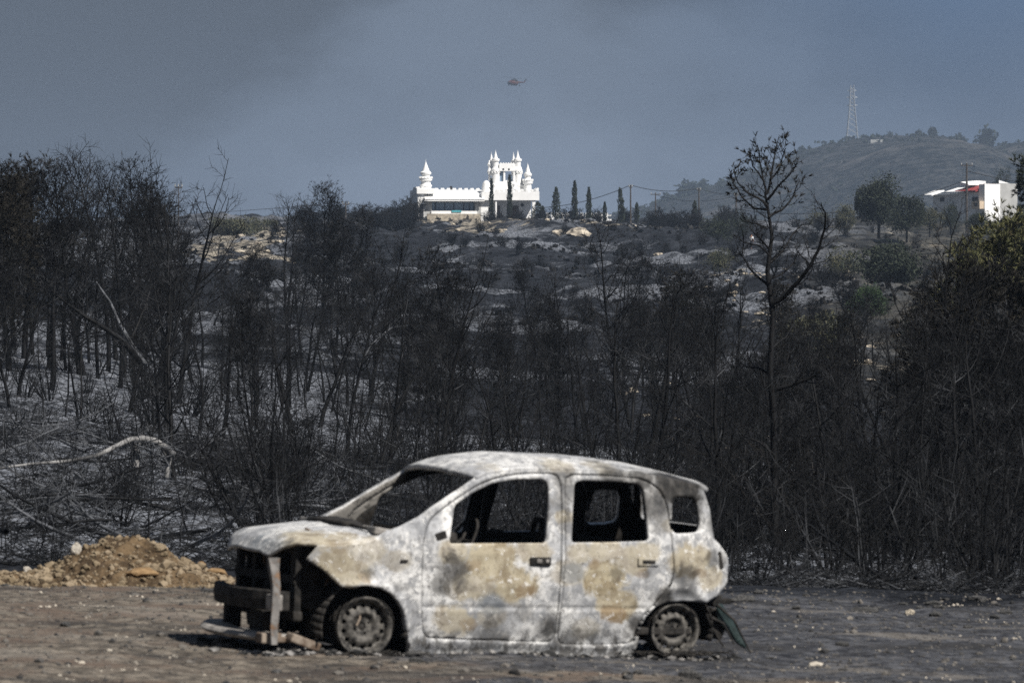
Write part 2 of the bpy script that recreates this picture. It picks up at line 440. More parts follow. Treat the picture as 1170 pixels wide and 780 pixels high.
def smooth_loop(P, n=2, k=1.0):
    for d in (.034 * k, .014 * k)[:n]:
        Q = np.roll(P, -1, 0); e = Q - P; L = np.linalg.norm(e, axis=1, keepdims=True) + 1e-9
        s = np.minimum(d / L, .38); P = np.stack([P + e * s, Q - e * s], 1).reshape(-1, 2)
    return P
def inside(P, poly):
    x, y = P[:, 0], P[:, 1]; r = np.zeros(len(P), bool)
    a = poly; b = np.roll(poly, -1, 0)
    for (x1, y1), (x2, y2) in zip(a, b):
        if y1 == y2: continue
        c = ((y1 > y) != (y2 > y)) & (x < (x2 - x1) * (y - y1) / (y2 - y1) + x1); r ^= c
    return r
def nearest(P, polys):
    best = np.full(len(P), 1e9); out = P.copy()
    for poly in polys:
        for A, B in zip(poly, np.roll(poly, -1, 0)):
            d = B - A; L = (d * d).sum()
            if L < 1e-14: continue
            t = np.clip(((P - A) @ d) / L, 0, 1); Q = A + t[:, None] * d; e = ((P - Q) ** 2).sum(1)
            k = e < best; best[k] = e[k]; out[k] = Q[k]
    return out
def grow(poly, d):
    A = np.roll(poly, 1, 0); B = np.roll(poly, -1, 0); t = B - A; t /= np.linalg.norm(t, axis=1, keepdims=True) + 1e-9
    n = np.stack([t[:, 1], -t[:, 0]], 1)
    area = 0.5 * np.sum(poly[:, 0] * np.roll(poly[:, 1], -1) - np.roll(poly[:, 0], -1) * poly[:, 1])
    return poly + n * d * (1 if area > 0 else -1)
def panel_grid(outline, holes, step):
    lo = outline.min(0) - step; hi = outline.max(0) + step
    nx = int((hi[0] - lo[0]) / step) + 2; ny = int((hi[1] - lo[1]) / step) + 2
    gx, gy = np.meshgrid(lo[0] + np.arange(nx) * step, lo[1] + np.arange(ny) * step, indexing='ij')
    P = np.stack([gx.ravel(), gy.ravel()], 1)
    i = (np.arange(nx - 1)[:, None] * ny + np.arange(ny - 1)[None]).ravel()
    q = np.stack([i, i + ny, i + ny + 1, i + 1], 1)
    c = P[q].mean(1); keep = inside(c, outline)
    for h in holes: keep &= ~inside(c, h)
    q = q[keep]
    cnt = np.bincount(q.ravel(), minlength=len(P)); b = (cnt > 0) & (cnt < 4)
    P[b] = nearest(P[b], [outline] + list(holes))
    used = np.where(cnt > 0)[0]; mp = np.full(len(P), -1); mp[used] = np.arange(len(used))
    return P[used], mp[q]
def side_panel(name, outline, holes, mat, parent, sign=-1, step=0.016, thick=0.03, inset=0.0, dent=0.009, seed=0, lip=None, inner=None):
    P, q = panel_grid(outline, holes, step)
    w = body_w(P[:, 0], P[:, 1]) - inset
    w = w + dent * 2 * fbm(P[:, 0] * 3.1 + seed, P[:, 1] * 3.7, 5 + seed, 3)
    if lip is not None: w = w + lip(P[:, 0], P[:, 1])
    V = np.stack([P[:, 0], sign * w, P[:, 1]], 1)
    if sign > 0: q = q[:, ::-1]
    me = mesh_np(name, V, q, smooth=True)
    o = link(name, me, mat, parent)
    m = o.modifiers.new("thickness", 'SOLIDIFY'); m.thickness = thick; m.offset = -1
    if inner is not None: me.materials.append(inner); m.material_offset = 1
    return o

def build_car():
    car = empty("burnt_car"); car.matrix_world = CARM
    tag(car, "burnt-out small hatchback stripped to pale scorched metal, standing on the dirt without glass or tyres", "car")
    wf = plane_pt(416.5, 716.5, -0.70); wr = plane_pt(771, 720, -0.70)
    # ---- materials
    def paint():
        n = NT("scorched_bodywork"); s = n.sep()
        a = n.noise(2.6, 6, 0.62); b = n.noise(7.5, 6, 0.68, dist=0.6); c = n.noise(34, 5, 0.7); d = n.noise(13, 6, 0.7, stretch=(1, 1, 0.55))
        white = n.mix(n.rng(a, 0.40, 0.60), (0.33, 0.335, 0.345), (0.61, 0.605, 0.59))
        m2 = n.noise(24, 5, .72); white = n.mix(n.op('MULTIPLY', n.rng(m2, .51, .58), .7), white, (0.20, 0.20, 0.20))
        white = n.mix(n.op('MULTIPLY', n.rng(b, 0.49, 0.59), .75), white, (0.20, 0.205, 0.215))
        white = n.mix(n.op('MULTIPLY', n.rng(d, 0.54, 0.64), .75), white, (0.62, 0.61, 0.59))
        ochre = n.mix(n.rng(b, 0.36, 0.60), (0.205, 0.160, 0.092), (0.40, 0.350, 0.245))
        def stain(lst, amp=2.2):
            tot = None
            for (p, rad, amt) in lst:
                u, z = side_pt(*p); w = float(body_w(u, z))
                mp = n.t.nodes.new("ShaderNodeVectorMath"); mp.operation = 'SUBTRACT'; n.L.new(n.tc.outputs["Object"], mp.inputs[0]); mp.inputs[1].default_value = (u, -w, z)
                sc = n.t.nodes.new("ShaderNodeVectorMath"); sc.operation = 'MULTIPLY'; n.L.new(mp.outputs[0], sc.inputs[0]); sc.inputs[1].default_value = (.8, .5, 1.15)
                ln = n.t.nodes.new("ShaderNodeVectorMath"); ln.operation = 'LENGTH'; n.L.new(sc.outputs[0], ln.inputs[0])
                dd = n.op('ADD', ln.outputs["Value"], n.op('MULTIPLY', n.op('SUBTRACT', n.op('ADD', n.op('MULTIPLY', b, .6), n.op('MULTIPLY', d, .4)), 0.5), rad * amp))
                x = n.rng(dd, rad * 1.08, rad * 0.66, 0, amt); tot = x if tot is None else n.op('MAXIMUM', tot, x)
            return tot
        tan = stain([((560, 640), .20, .9), ((590, 668), .16, .9), ((520, 632), .12, .7), ((520, 708), .14, .7), ((560, 705), .10, .4), ((385, 645), .14, .8), ((420, 630), .14, .5), ((350, 604), .22, .8), ((300, 606), .10, .6), ((395, 607), .14, .7),
                     ((690, 660), .17, .95), ((705, 690), .15, .9), ((725, 640), .14, .7), ((665, 632), .10, .6), ((790, 640), .16, .8), ((812, 660), .12, .7), ((645, 590), .07, .6), ((765, 600), .06, .4), ((640, 525), .12, .5), ((560, 524), .10, .4), ((670, 718), .10, .35), ((650, 655), .12, .5), ((540, 668), .16, .7), ((610, 630), .12, .7), ((455, 640), .10, .4), ((740, 630), .10, .6), ((690, 628), .12, .7), ((400, 655), .14, .7), ((690, 528), .12, .4)])
        col = n.mix(tan, white, ochre)
        rust = stain([((600, 675), .07, .7), ((700, 700), .09, .8), ((735, 655), .05, .6), ((540, 645), .06, .5), ((680, 645), .05, .6), ((415, 660), .05, .5), ((330, 600), .06, .5), ((535, 712), .06, .5), ((800, 655), .05, .5)], 3.0)
        col = n.mix(n.op('MULTIPLY', rust, .7), col, (0.19, 0.12, 0.06))
        col = n.mix(stain([((282, 602), .26, .85), ((300, 596), .2, .6), ((560, 690), .10, .5), ((655, 655), .09, .5)]), col, (0.13, 0.15, 0.17))
        # flakes of paint left, pits of bare rust
        fl = n.rng(n.noise(19, 5, 0.65, dist=0.8), 0.60, 0.63)
        col = n.mix(n.op('MULTIPLY', fl, 0.55), col, (0.80, 0.79, 0.76))
        sp = n.op('MULTIPLY', n.rng(c, 0.57, 0.64), n.rng(a, .38, .6)); col = n.mix(n.op('MULTIPLY', sp, 0.7), col, (0.07, 0.06, 0.05))
        # soot stains with their own shapes
        soot = None
        def add(x):
            nonlocal soot
            soot = x if soot is None else n.op('MAXIMUM', soot, x)
        spots = [((520, 652), .17, .85), ((505, 668), .10, .7), ((627, 715), .13, .9), ((560, 725), .16, .6), ((740, 655), .07, .5), ((783, 665), .16, .75), ((728, 712), .10, .9), ((760, 682), .12, .95),
                 ((705, 655), .08, .45), ((752, 575), .20, .85), ((775, 548), .34, 1.0), ((790, 560), .2, 1.0), ((735, 545), .14, .9), ((275, 601), .16, .75), ((420, 655), .07, .5), ((815, 640), .10, .6), ((600, 700), .09, .45), ((700, 541), .16, .8), ((648, 560), .13, .65), ((648, 600), .10, .5), ((825, 640), .07, .6), ((650, 730), .12, .6), ((455, 670), .05, .4), ((645, 548), .12, .7), ((640, 575), .10, .55), ((555, 560), .10, .4), ((700, 530), .16, .55), ((620, 528), .10, .4), ((755, 600), .10, .6), ((818, 600), .14, .7)]
        for (p, rad, amt) in spots:
            u, z = side_pt(*p); w = float(body_w(u, z))
            dd = n.op('ADD', n.dist((u, -w, z)), n.op('MULTIPLY', n.op('SUBTRACT', b, 0.5), rad * 2.0))
            add(n.rng(dd, rad, rad * 0.35, 0, amt))
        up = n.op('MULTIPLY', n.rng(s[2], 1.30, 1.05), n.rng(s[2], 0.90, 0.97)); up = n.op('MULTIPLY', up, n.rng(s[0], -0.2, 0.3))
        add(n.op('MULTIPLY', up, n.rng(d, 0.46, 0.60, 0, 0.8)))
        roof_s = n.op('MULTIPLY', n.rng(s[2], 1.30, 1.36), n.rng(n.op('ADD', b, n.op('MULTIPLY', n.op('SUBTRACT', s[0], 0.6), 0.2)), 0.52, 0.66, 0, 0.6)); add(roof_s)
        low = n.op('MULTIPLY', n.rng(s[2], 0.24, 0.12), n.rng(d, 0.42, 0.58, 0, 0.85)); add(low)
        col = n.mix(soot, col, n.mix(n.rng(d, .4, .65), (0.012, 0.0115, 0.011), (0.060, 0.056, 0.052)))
        hb = n.op('ADD', n.op('MULTIPLY', b, 0.6), n.op('ADD', n.op('MULTIPLY', c, 0.35), n.op('MULTIPLY', fl, 0.25)))
        rg = n.rng(b, 0.3, 0.7, 0.62, 0.9)
        return n.done(col, rg, hb, 0.55, 0.012, 0.3, 0.15)
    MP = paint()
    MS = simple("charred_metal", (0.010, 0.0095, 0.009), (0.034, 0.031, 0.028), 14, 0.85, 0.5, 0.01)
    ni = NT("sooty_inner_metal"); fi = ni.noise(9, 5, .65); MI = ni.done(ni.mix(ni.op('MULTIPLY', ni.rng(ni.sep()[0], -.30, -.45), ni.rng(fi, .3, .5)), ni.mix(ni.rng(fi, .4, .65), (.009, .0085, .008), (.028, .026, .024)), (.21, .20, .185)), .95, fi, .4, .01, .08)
    MG = simple("grey_burnt_steel", (0.16, 0.15, 0.14), (0.33, 0.31, 0.285), 11, 0.7, 0.5, 0.01, 0.3, 0.2)
    MR = simple("rusty_steel", (0.10, 0.07, 0.05), (0.25, 0.21, 0.17), 10, 0.85, 0.5, 0.01)
    MW = simple("burnt_wheel_steel", (0.018, 0.017, 0.016), (0.125, 0.117, 0.105), 22, 0.7, 0.4, 0.006, 0.3, 0.2)

    fdoor = smooth_loop(S([(483, 628), (485, 614), (490, 595), (505, 582.5), (519, 572), (545, 554.5), (570, 545), (600, 540.8), (634, 541), (640, 548), (641.5, 590), (641.5, 625), (639, 670), (636.5, 700), (632, 733), (600, 732.5), (545, 730), (483.5, 727.5), (482, 690)]), 2)
    fwin = smooth_loop(S([(513, 620.5), (516, 600), (519.5, 577), (540, 562.5), (563, 551.5), (588, 547), (620, 546.2), (627.5, 551), (626.5, 585), (624.5, 620)]), 2, .4)
    rdoor = smooth_loop(S([(645.5, 549), (650, 542.5), (690, 543), (735, 547), (752, 557), (762, 575), (765.5, 600), (767.5, 625), (770.5, 655), (766, 668), (752, 686), (738, 699), (729, 714), (723, 734), (690, 737), (636.5, 735.5), (641, 700), (645, 650), (646.5, 600)]), 2)
    rwin = smooth_loop(S([(653, 619.5), (654.5, 585), (656.5, 551.5), (663, 547.8), (700, 549), (729, 551.5), (736, 556.5), (739.5, 585), (742, 617.5), (700, 619)]), 2, .5)
    qwin = smooth_loop(S([(766.5, 609.5), (767.5, 590), (768, 569), (774, 566.5), (790, 566.8), (797, 570), (800.5, 590), (801.5, 604), (795, 608)]), 2)
    ub = lambda px, py: (px, py)
    side = S([(363, 622), (349.5, 638.5), (369, 651), (389.5, 670), (402, 668.6), (416, 668.4), (434, 672), (447, 679), (457, 691), (463, 705), (466, 727), (466, 747), (530, 748.5), (600, 750), (680, 751), (722, 751), (725.5, 735), (730, 718), (738, 704), (748, 694), (760, 688.5), (781, 686), (805, 688), (819.5, 681), (831, 665), (832, 645), (830.5, 634), (823, 622), (816, 615), (811, 582), (806, 566), (803, 558.5), (785, 553), (760, 547), (730, 541.5), (690, 537.5), (640, 535.5), (600, 535), (575, 536), (558, 538.5), (543, 545), (511, 566.5), (479, 589), (456, 601.5), (443.5, 606), (436, 614), (416, 618), (390, 621.5)])
    holes = [grow(fdoor, 0.0075), grow(rdoor, 0.0075), qwin]
    sill_lip = lambda u, z: 0.018 * np.exp(-((z - 0.10) / 0.05) ** 2)
    wf_r, wr_r = 0.29, 0.27
    def flare(u, z):
        a = np.hypot(u - wf[0], z - wf[1]); b = np.hypot(u - wr[0], z - wr[1])
        return sill_lip(u, z) + 0.02 * np.exp(-((a - .30) / .03) ** 2) + 0.022 * np.exp(-((b - .31) / .035) ** 2)
    crease_z = side_pt(560, 694)[1]
    def crease(u, z): return -0.010 * np.exp(-((z - crease_z) / 0.012) ** 2) * ((u > -0.78) & (u < 0.98))
    for sg in (-1, 1):
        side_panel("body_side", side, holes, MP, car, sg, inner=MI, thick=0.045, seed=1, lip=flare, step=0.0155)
        for nm, ol, hl, sd in (("front_door", fdoor, [fwin], 3), ("rear_door", rdoor, [rwin], 7)):
            d = side_panel(nm, ol, hl, MP, car, sg, inner=MI, thick=0.035, inset=0.003, seed=sd, lip=crease, step=0.0145)
            hp = (617.5, 641.3) if nm == "front_door" else (741, 641.5)
            u0, z0 = side_pt(*hp); hw = 0.083
            bm = bmesh.new(); y0 = sg * float(body_w(u0, z0))
            bm_box(bm, (u0, y0 - sg * 0.002, z0), (hw * 2, 0.022, 0.062), bevel=0.012)
            if nm == "front_door":
                h = bm_obj("door_handle", bm, MS, d)
                bm = bmesh.new(); bm_box(bm, (u0 - .012, y0 + sg * .012, z0 + .004), (0.04, 0.012, 0.03), bevel=.008); bm_box(bm, (u0 + .05, y0 + sg * .012, z0 + .004), (0.026, 0.012, 0.024), bevel=.006)
                bm_obj("handle_stub", bm, MG, d)
            else:
                h = bm_obj("door_handle", bm, MP, d)
                bm = bmesh.new(); bm_box(bm, (u0, y0 + sg * .010, z0), (0.10, 0.010, 0.022), bevel=.004)
                bm_obj("handle_recess", bm, MS, d)
            # inner skin of the door, charred
            ins = side_panel("inner_trim", grow(ol, -0.05) if nm == "rear_door" else grow(ol, -0.05), [grow(hl[0], 0.012)], MS, d, sg, inset=0.065, thick=0.012, step=0.03)
        # mirror patch hole and side repeater slot as charred recesses
        u0, z0 = side_pt(504, 612); u1, z1 = side_pt(462, 640.5)
        bm = bmesh.new()
        bm_box(bm, (u0, sg * (float(body_w(u0, z0)) - .004), z0), (.085, .016, .055), Matrix.Rotation(R(-18), 3, 'Y'), bevel=.007)
        bm_obj("mirror_socket", bm, MS, car)
        bm = bmesh.new(); bm_box(bm, (u1, sg * (float(body_w(u1, z1)) - .003), z1), (.055, .014, .018), bevel=.005)
        bm_obj("indicator_slot", bm, MS, car)
        # wheel housings
        for (u, z), rr in ((wf, .315), (wr, .30)):
            bm = bmesh.new(); n = 22
            for k in range(n):
                a0 = math.pi * (-0.08 + 1.16 * k / n); a1 = math.pi * (-0.08 + 1.16 * (k + 1) / n)
                y0 = sg * .695; y1 = sg * .40
                p = [(u + rr * math.cos(a), y, z + rr * math.sin(a)) for a, y in ((a0, y0), (a1, y0), (a1, y1), (a0, y1))]
                bm.faces.new([bm.verts.new(v) for v in p])
                bm.faces.new([bm.verts.new(v) for v in (p[3], p[2], (u, y1, z - .1))])
            o = bm_obj("wheel_housing", bm, MS, car, True); m = o.modifiers.new("thickness", 'SOLIDIFY'); m.thickness = .01
    # ---- roof
    rail = S([(543, 545), (558, 538.5), (575, 536), (600, 535), (640, 535.5), (690, 537.5), (730, 541.5), (760, 547), (785, 553), (804, 558.5)])
    nu, nw = 60, 31
    us = np.linspace(0, 1, nu); L = np.concatenate([[0], np.cumsum(np.hypot(*np.diff(rail, axis=0).T))]); L /= L[-1]
    ru = np.interp(us, L, rail[:, 0]); rz = np.interp(us, L, rail[:, 1]); rw = body_w(ru, rz)
    ts = np.linspace(-1, 1, nw); ts = np.sign(ts) * np.abs(ts) ** 0.85
    crown = np.interp(us, [0, .25, .6, .9, 1], [.045, .085, .085, .068, .058])
    V = []
    for i in range(nu):
        for t in ts:
            bow = (1 - t * t)
            du = -0.11 * bow * (1 - us[i]) ** 2 + (0.035 + 0.05 * bow) * us[i] ** 6
            dz = crown[i] * (1 - abs(t) ** 2.6)
            dz += 0.012 * fbm(np.array([ru[i] * 2.3]), np.array([t * 1.7]), 11, 3)[0] * bow ** .3
            V.append((ru[i] + du, t * (rw[i] + .006), rz[i] + dz + .004))
    i = np.arange(nu - 1)[:, None] * nw + np.arange(nw - 1)[None]
    q = np.stack([i, i + nw, i + nw + 1, i + 1], -1).reshape(-1, 4)
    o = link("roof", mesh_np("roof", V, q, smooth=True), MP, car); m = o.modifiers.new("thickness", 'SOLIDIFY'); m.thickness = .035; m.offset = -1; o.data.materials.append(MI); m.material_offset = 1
    # ---- bonnet
    edge = S([(443.5, 604.5), (436, 613), (416, 617), (390, 620.3), (364, 621), (341, 619.5), (324, 624), (306, 635)])
    ew = np.array([.685, .70, .715, .715, .69, .60, .50, .38])
    e_u = []
    for (px, py), w in zip([(443.5, 604.5), (436, 613), (416, 617), (390, 620.3), (364, 621), (341, 619.5), (324, 624), (306, 635)], ew): e_u.append(plane_pt(px, py, -w))
    e_u = np.array(e_u); nose = e_u[-1, 0] - .045
    cu = np.array([e_u[0, 0] - .13, e_u[0, 0] - .20, -1.02, -1.15, -1.28, nose + .20, nose + .075, nose])
    cz = np.array([.895, .900, .905, .900, .885, .848, .795, .712]); print('NOSE', nose, e_u)
    ns = 44; ss = np.linspace(0, 1, ns); kk = np.linspace(0, 1, 8)
    V = []; ts = np.linspace(-1, 1, 41)
    for s_ in ss:
        eu, ez, w_ = (np.interp(s_, kk, a) for a in (e_u[:, 0], e_u[:, 1], ew)); c_u, c_z = np.interp(s_, kk, cu), np.interp(s_, kk, cz)
        for t in ts:
            f = 1 - abs(t) ** 2.3; g = 1 - abs(t) ** 3.0
            z = ez + (c_z - ez) * g + 0.016 * fbm(np.array([s_ * 4.0]), np.array([t * 3.0]), 31, 3)[0] * (1 - abs(t) ** 4)
            V.append((eu + (c_u - eu) * f, t * w_, z))
    i = np.arange(ns - 1)[:, None] * 41 + np.arange(40)[None]
    q = np.stack([i, i + 1, i + 42, i + 41], -1).reshape(-1, 4)
    o = link("bonnet", mesh_np("bonnet", V, q, smooth=True), MP, car); m = o.modifiers.new("thickness", 'SOLIDIFY'); m.thickness = .022; m.offset = -1; o.data.materials.append(MS); m.material_offset = 1
    # ---- cowl panel below the windscreen, dashboard frame, firewall, floor
    bm = bmesh.new()
    bm_box(bm, (e_u[0, 0] + .02, 0, .86), (.24, 1.36, .05), Matrix.Rotation(R(8), 3, 'Y'), .015)
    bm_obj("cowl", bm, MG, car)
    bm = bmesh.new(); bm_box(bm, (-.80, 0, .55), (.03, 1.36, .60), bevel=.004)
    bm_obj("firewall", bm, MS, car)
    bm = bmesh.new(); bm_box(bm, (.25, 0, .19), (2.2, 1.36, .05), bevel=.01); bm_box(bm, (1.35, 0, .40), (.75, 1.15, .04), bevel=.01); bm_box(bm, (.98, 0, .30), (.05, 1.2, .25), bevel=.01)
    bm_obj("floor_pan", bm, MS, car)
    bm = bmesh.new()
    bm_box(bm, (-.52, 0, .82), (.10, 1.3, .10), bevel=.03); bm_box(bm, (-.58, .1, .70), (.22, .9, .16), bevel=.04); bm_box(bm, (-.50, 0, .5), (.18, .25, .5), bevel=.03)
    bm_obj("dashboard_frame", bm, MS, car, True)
    # ---- rear wall and tailgate
    ro = S([(803, 558.5), (806, 566), (811, 582), (816, 615), (823, 622), (830.5, 634), (832, 645), (831, 665), (819.5, 681)])
    zz = ro[:, 1][::-1]; uu = ro[:, 0][::-1]
    P, q = panel_grid(np.array([(-.60, ro[-1, 1]), (.60, ro[-1, 1]), (.655, .75), (.64, .92), (.50, ro[0, 1]), (-.50, ro[0, 1]), (-.64, .92), (-.655, .75)]),
                      [smooth_loop(np.array([(-.50, .93), (.50, .93), (.42, 1.27), (-.42, 1.27)]), 2)], .025)
    tw = np.interp(P[:, 1], zz, uu) + .06 * (1 - (P[:, 0] / .66) ** 2)
    o = link("tailgate", mesh_np("tailgate", np.stack([tw, P[:, 0], P[:, 1]], 1), q, smooth=True), MP, car); m = o.modifiers.new("thickness", 'SOLIDIFY'); m.thickness = .03; m.offset = -1; o.data.materials.append(MI); m.material_offset = 1
    for sg in (-1, 1):
        u0, z0 = side_pt(824, 640)
        bm = bmesh.new(); bm_box(bm, (u0 - .01, sg * (float(body_w(u0, z0)) - .02), z0), (.05, .045, .13), Matrix.Rotation(R(-12), 3, 'Y'), bevel=.015)
        bm_obj("tail_lamp_socket", bm, MS, car)
    u0, z0 = side_pt(822, 686)
    bm = bmesh.new(); bm_box(bm, (u0 + .03, 0, .40), (.07, 1.15, .09), bevel=.015); bm_box(bm, (u0 - .12, 0, .33), (.22, 1.1, .05), bevel=.01)
    bm_obj("rear_bumper_beam", bm, MS, car)
    # bumper skin torn loose and hanging by the rear wheel
    bmn = simple("melted_dark_plastic", (0.010, 0.016, 0.016), (0.022, 0.036, 0.035), 9, 0.45, 0.4, .01, .4)
    y = -.66
    fl = np.array([plane_pt(px, py, y) for (px, py) in ((818, 689), (827, 690), (836, 703), (846, 720), (856, 744), (845, 736), (833, 722), (822, 708))])
    P, q = panel_grid(fl, [], .02)
    k = (P[:, 0] - fl[0, 0])
    o = link("torn_bumper_skin", mesh_np("torn_bumper_skin", np.stack([P[:, 0], y - .10 * k + .05 * np.sin(k * 9), P[:, 1]], 1), q, smooth=True), bmn, car); m = o.modifiers.new("thickness", 'SOLIDIFY'); m.thickness = .008
    t = Tubes()
    for pts in (((818, 690), (838, 708), (857, 746)), ((806, 700), (812, 716), (826, 738)), ((812, 705), (826, 712), (838, 735))):
        P3 = [(plane_pt(px, py, y - .01)[0], y - .02, plane_pt(px, py, y - .01)[1]) for (px, py) in pts]; t.add(P3, [.012, .010, .006], 5)
    link("torn_bumper_strip", t.mesh("torn_bumper_strip"), MS, car)
    bm = bmesh.new(); u1, z1 = plane_pt(816, 712, -.55); bm_box(bm, (u1, -.52, z1), (.16, .16, .20), Matrix.Rotation(R(20), 3, 'Y'), .02)
    bm_obj("exhaust_shield", bm, MS, car)
    # ---- wheels
    def wheel(u, z, rad, sg):
        we = bpy.data.objects.new("wheel", None); COL.objects.link(we); we.parent = car; we.location = (u, sg * .635, z); we.empty_display_size = .1
        s = rad / .19
        bm = bmesh.new()
        prof = [(.150, .05), (.163, .055), (.168, .04), (.170, -.02), (.182, -.055), (.194, -.062), (.196, -.072), (.190, -.078), (.176, -.066), (.160, -.045), (.157, .02), (.150, .05)]
        rings = []
        n = 48
        for r_, y_ in prof:
            rings.append([bm.verts.new((r_ * s * math.cos(2 * math.pi * k / n), -sg * y_, r_ * s * math.sin(2 * math.pi * k / n))) for k in range(n)])
        for a, b in zip(rings, rings[1:]):
            for k in range(n):
                bm.faces.new((a[k], a[(k + 1) % n], b[(k + 1) % n], b[k]))
        bmesh.ops.recalc_face_normals(bm, faces=bm.faces)
        bm_obj("rim", bm, MW, we, True)
        th = np.linspace(0, 2 * np.pi, 64, endpoint=False)
        outl = np.stack([.158 * s * np.cos(th), .158 * s * np.sin(th)], 1)
        t2 = np.linspace(0, 2 * np.pi, 12, endpoint=False); hs = []
        for k in range(14):
            a = 2 * np.pi * (k + .5) / 14
            hs.append(np.stack([.136 * s * np.cos(a) + .015 * s * np.cos(t2), .136 * s * np.sin(a) + .015 * s * np.sin(t2)], 1))
        hs.append(np.stack([.026 * s * np.cos(t2), .026 * s * np.sin(t2)], 1))
        for k in range(4):
            a = 2 * np.pi * (k + .3) / 4
            hs.append(np.stack([.050 * s * np.cos(a) + .0085 * np.cos(t2), .050 * s * np.sin(a) + .0085 * np.sin(t2)], 1))
        P, q = panel_grid(outl, hs, .0062)
        rr = np.hypot(P[:, 0], P[:, 1]) / s
        dep = np.interp(rr, [0, .03, .062, .075, .092, .105, .125, .14, .158], [-.012, -.014, -.018, -.030, -.044, -.042, -.030, -.018, -.030])
        o = link("disc", mesh_np("disc", np.stack([P[:, 0], -sg * dep, P[:, 1]], 1), q if sg < 0 else q[:, ::-1], smooth=True), MW, we)
        m = o.modifiers.new("thickness", 'SOLIDIFY'); m.thickness = .005; m.offset = 0
        bm = bmesh.new(); bm_lathe(bm, [(.005, .09), (.11 * s, .085), (.12 * s, .05), (.05, .01), (.028, -.006), (.02, -.012)], n=24, axis='Y')
        for v in bm.verts: v.co.y *= -sg
        bmesh.ops.recalc_face_normals(bm, faces=bm.faces)
        bm_obj("brake_drum", bm, MS, we, True)
        # ring of burnt tyre wire round the rim and slumped under it
        rg = random.Random(int(u * 100) + sg); t = Tubes()
        for k in range(26):
            rad_ = rad * rg.uniform(1.0, 1.07); a0 = rg.uniform(0, 6.28); aa = np.linspace(a0, a0 + rg.uniform(1.5, 5), 22); yy = rg.uniform(-.07, .06)
            t.add(np.stack([rad_ * np.cos(aa), yy + .02 * np.sin(aa * 3 + k), np.maximum(rad_ * np.sin(aa), -rad * .995)], 1), np.full(22, .004), 3)
        for k in range(90):
            x0 = rg.gauss(0, .16); y0 = rg.gauss(-.02 * 1, .07); a = rg.uniform(0, 3.1)
            t.add([(x0 + .12 * c * math.cos(a), y0 + .1 * c * math.sin(a), -rad + .012 + .03 * rg.random() * (1 - c * c)) for c in (-1, -.3, .4, 1)], [.005] * 4, 3)
        link("tyre_wire", t.mesh("tyre_wire"), MS, we)
    for sg in (-1, 1):
        wheel(wf[0], wf[1] + .004, .203, sg); wheel(wr[0], wr[1] + .002, .184, sg)
    # axle, suspension, engine bay
    bm = bmesh.new()
    for u, z in (wf, wr): bm_box(bm, (u, 0, z + .02), (.07, 1.2, .07), bevel=.02)
    bm_box(bm, (0.2, .1, .16), (1.9, .12, .08), bevel=.03)
    bm_obj("axles", bm, MS, car).name = "axle_frame"
    bm = bmesh.new()
    bm_box(bm, (-1.22, .10, .50), (.40, .62, .42), bevel=.05); bm_box(bm, (-1.15, -.30, .62), (.22, .20, .24), bevel=.04); bm_box(bm, (-1.38, .22, .66), (.16, .3, .16), bevel=.04)
    bm_box(bm, (-1.3, -.1, .30), (.36, .5, .16), bevel=.05); bm_lathe(bm, [(.03, .3), (.11, .32), (.11, .4), (.03, .42)], (-1.36, -.33, .2), 16)
    bm_obj("engine", bm, MS, car, False)
    NU = nose                                # front of the bonnet at the centre line
    # inner fender panels with holes, dark
    for sg in (-1, 1):
        P, q = panel_grid(np.array([(-1.60, .36), (-1.50, .30), (-.95, .42), (-.82, .78), (-1.2, .80), (-1.56, .76)]),
                          [np.stack([-1.40 + .035 * np.cos(np.linspace(0, 6.1, 12)), .50 + .035 * np.sin(np.linspace(0, 6.1, 12))], 1), np.array([(-1.42, .68), (-1.33, .66), (-1.32, .76), (-1.38, .77)])], .02)
        o = link("inner_wing", mesh_np("inner_wing", np.stack([P[:, 0], sg * (.50 + 0 * P[:, 0]), P[:, 1]], 1), q, smooth=True), MS, car); m = o.modifiers.new("thickness", 'SOLIDIFY'); m.thickness = .02
    # radiator support: posts and rails with an open bay on the far side
    bm = bmesh.new(); uf = -1.62
    for yy, wd in ((-.50, .09), (-.10, .24), (.22, .06), (.52, .07)): bm_box(bm, (uf, yy, .50), (.05, wd, .50), bevel=.01)
    bm_box(bm, (uf, 0, .735), (.07, 1.12, .07), bevel=.015); bm_box(bm, (uf, 0, .27), (.07, 1.12, .07), bevel=.015); bm_box(bm, (uf - .10, -.45, .36), (.22, .07, .09), bevel=.01); bm_box(bm, (uf - .10, .45, .36), (.22, .07, .09), bevel=.01); bm_box(bm, (uf - .12, .35, .20), (.12, .06, .22), bevel=.01); bm_box(bm, (uf - .12, -.2, .20), (.10, .25, .2), bevel=.02); bm_box(bm, (uf - .01, 0, .52), (.05, 1.1, .06), bevel=.01)
    bm_obj("radiator_support", bm, MS, car)
    # bumper beam: a bowed dark box section across the nose
    def bow_beam(name, z, hgt, u0, bow, half, dep, mat, y_off=0.0, tilt=0.0):
        bm = bmesh.new(); n = 18; rings = []
        for k in range(n + 1):
            t = -1 + 2 * k / n; y = y_off + half * t; u = u0 + bow * t * t; zz_ = z + tilt * t
            rings.append([bm.verts.new(p) for p in ((u, y, zz_ - hgt / 2), (u - dep * .15, y, zz_), (u, y, zz_ + hgt / 2), (u + dep, y, zz_ + hgt / 2), (u + dep, y, zz_ - hgt / 2))])
        for a, b in zip(rings, rings[1:]):
            for k in range(5): bm.faces.new((a[k], a[(k + 1) % 5], b[(k + 1) % 5], b[k]))
        bm.faces.new(rings[0]); bm.faces.new(rings[-1][::-1]); bmesh.ops.recalc_face_normals(bm, faces=bm.faces)
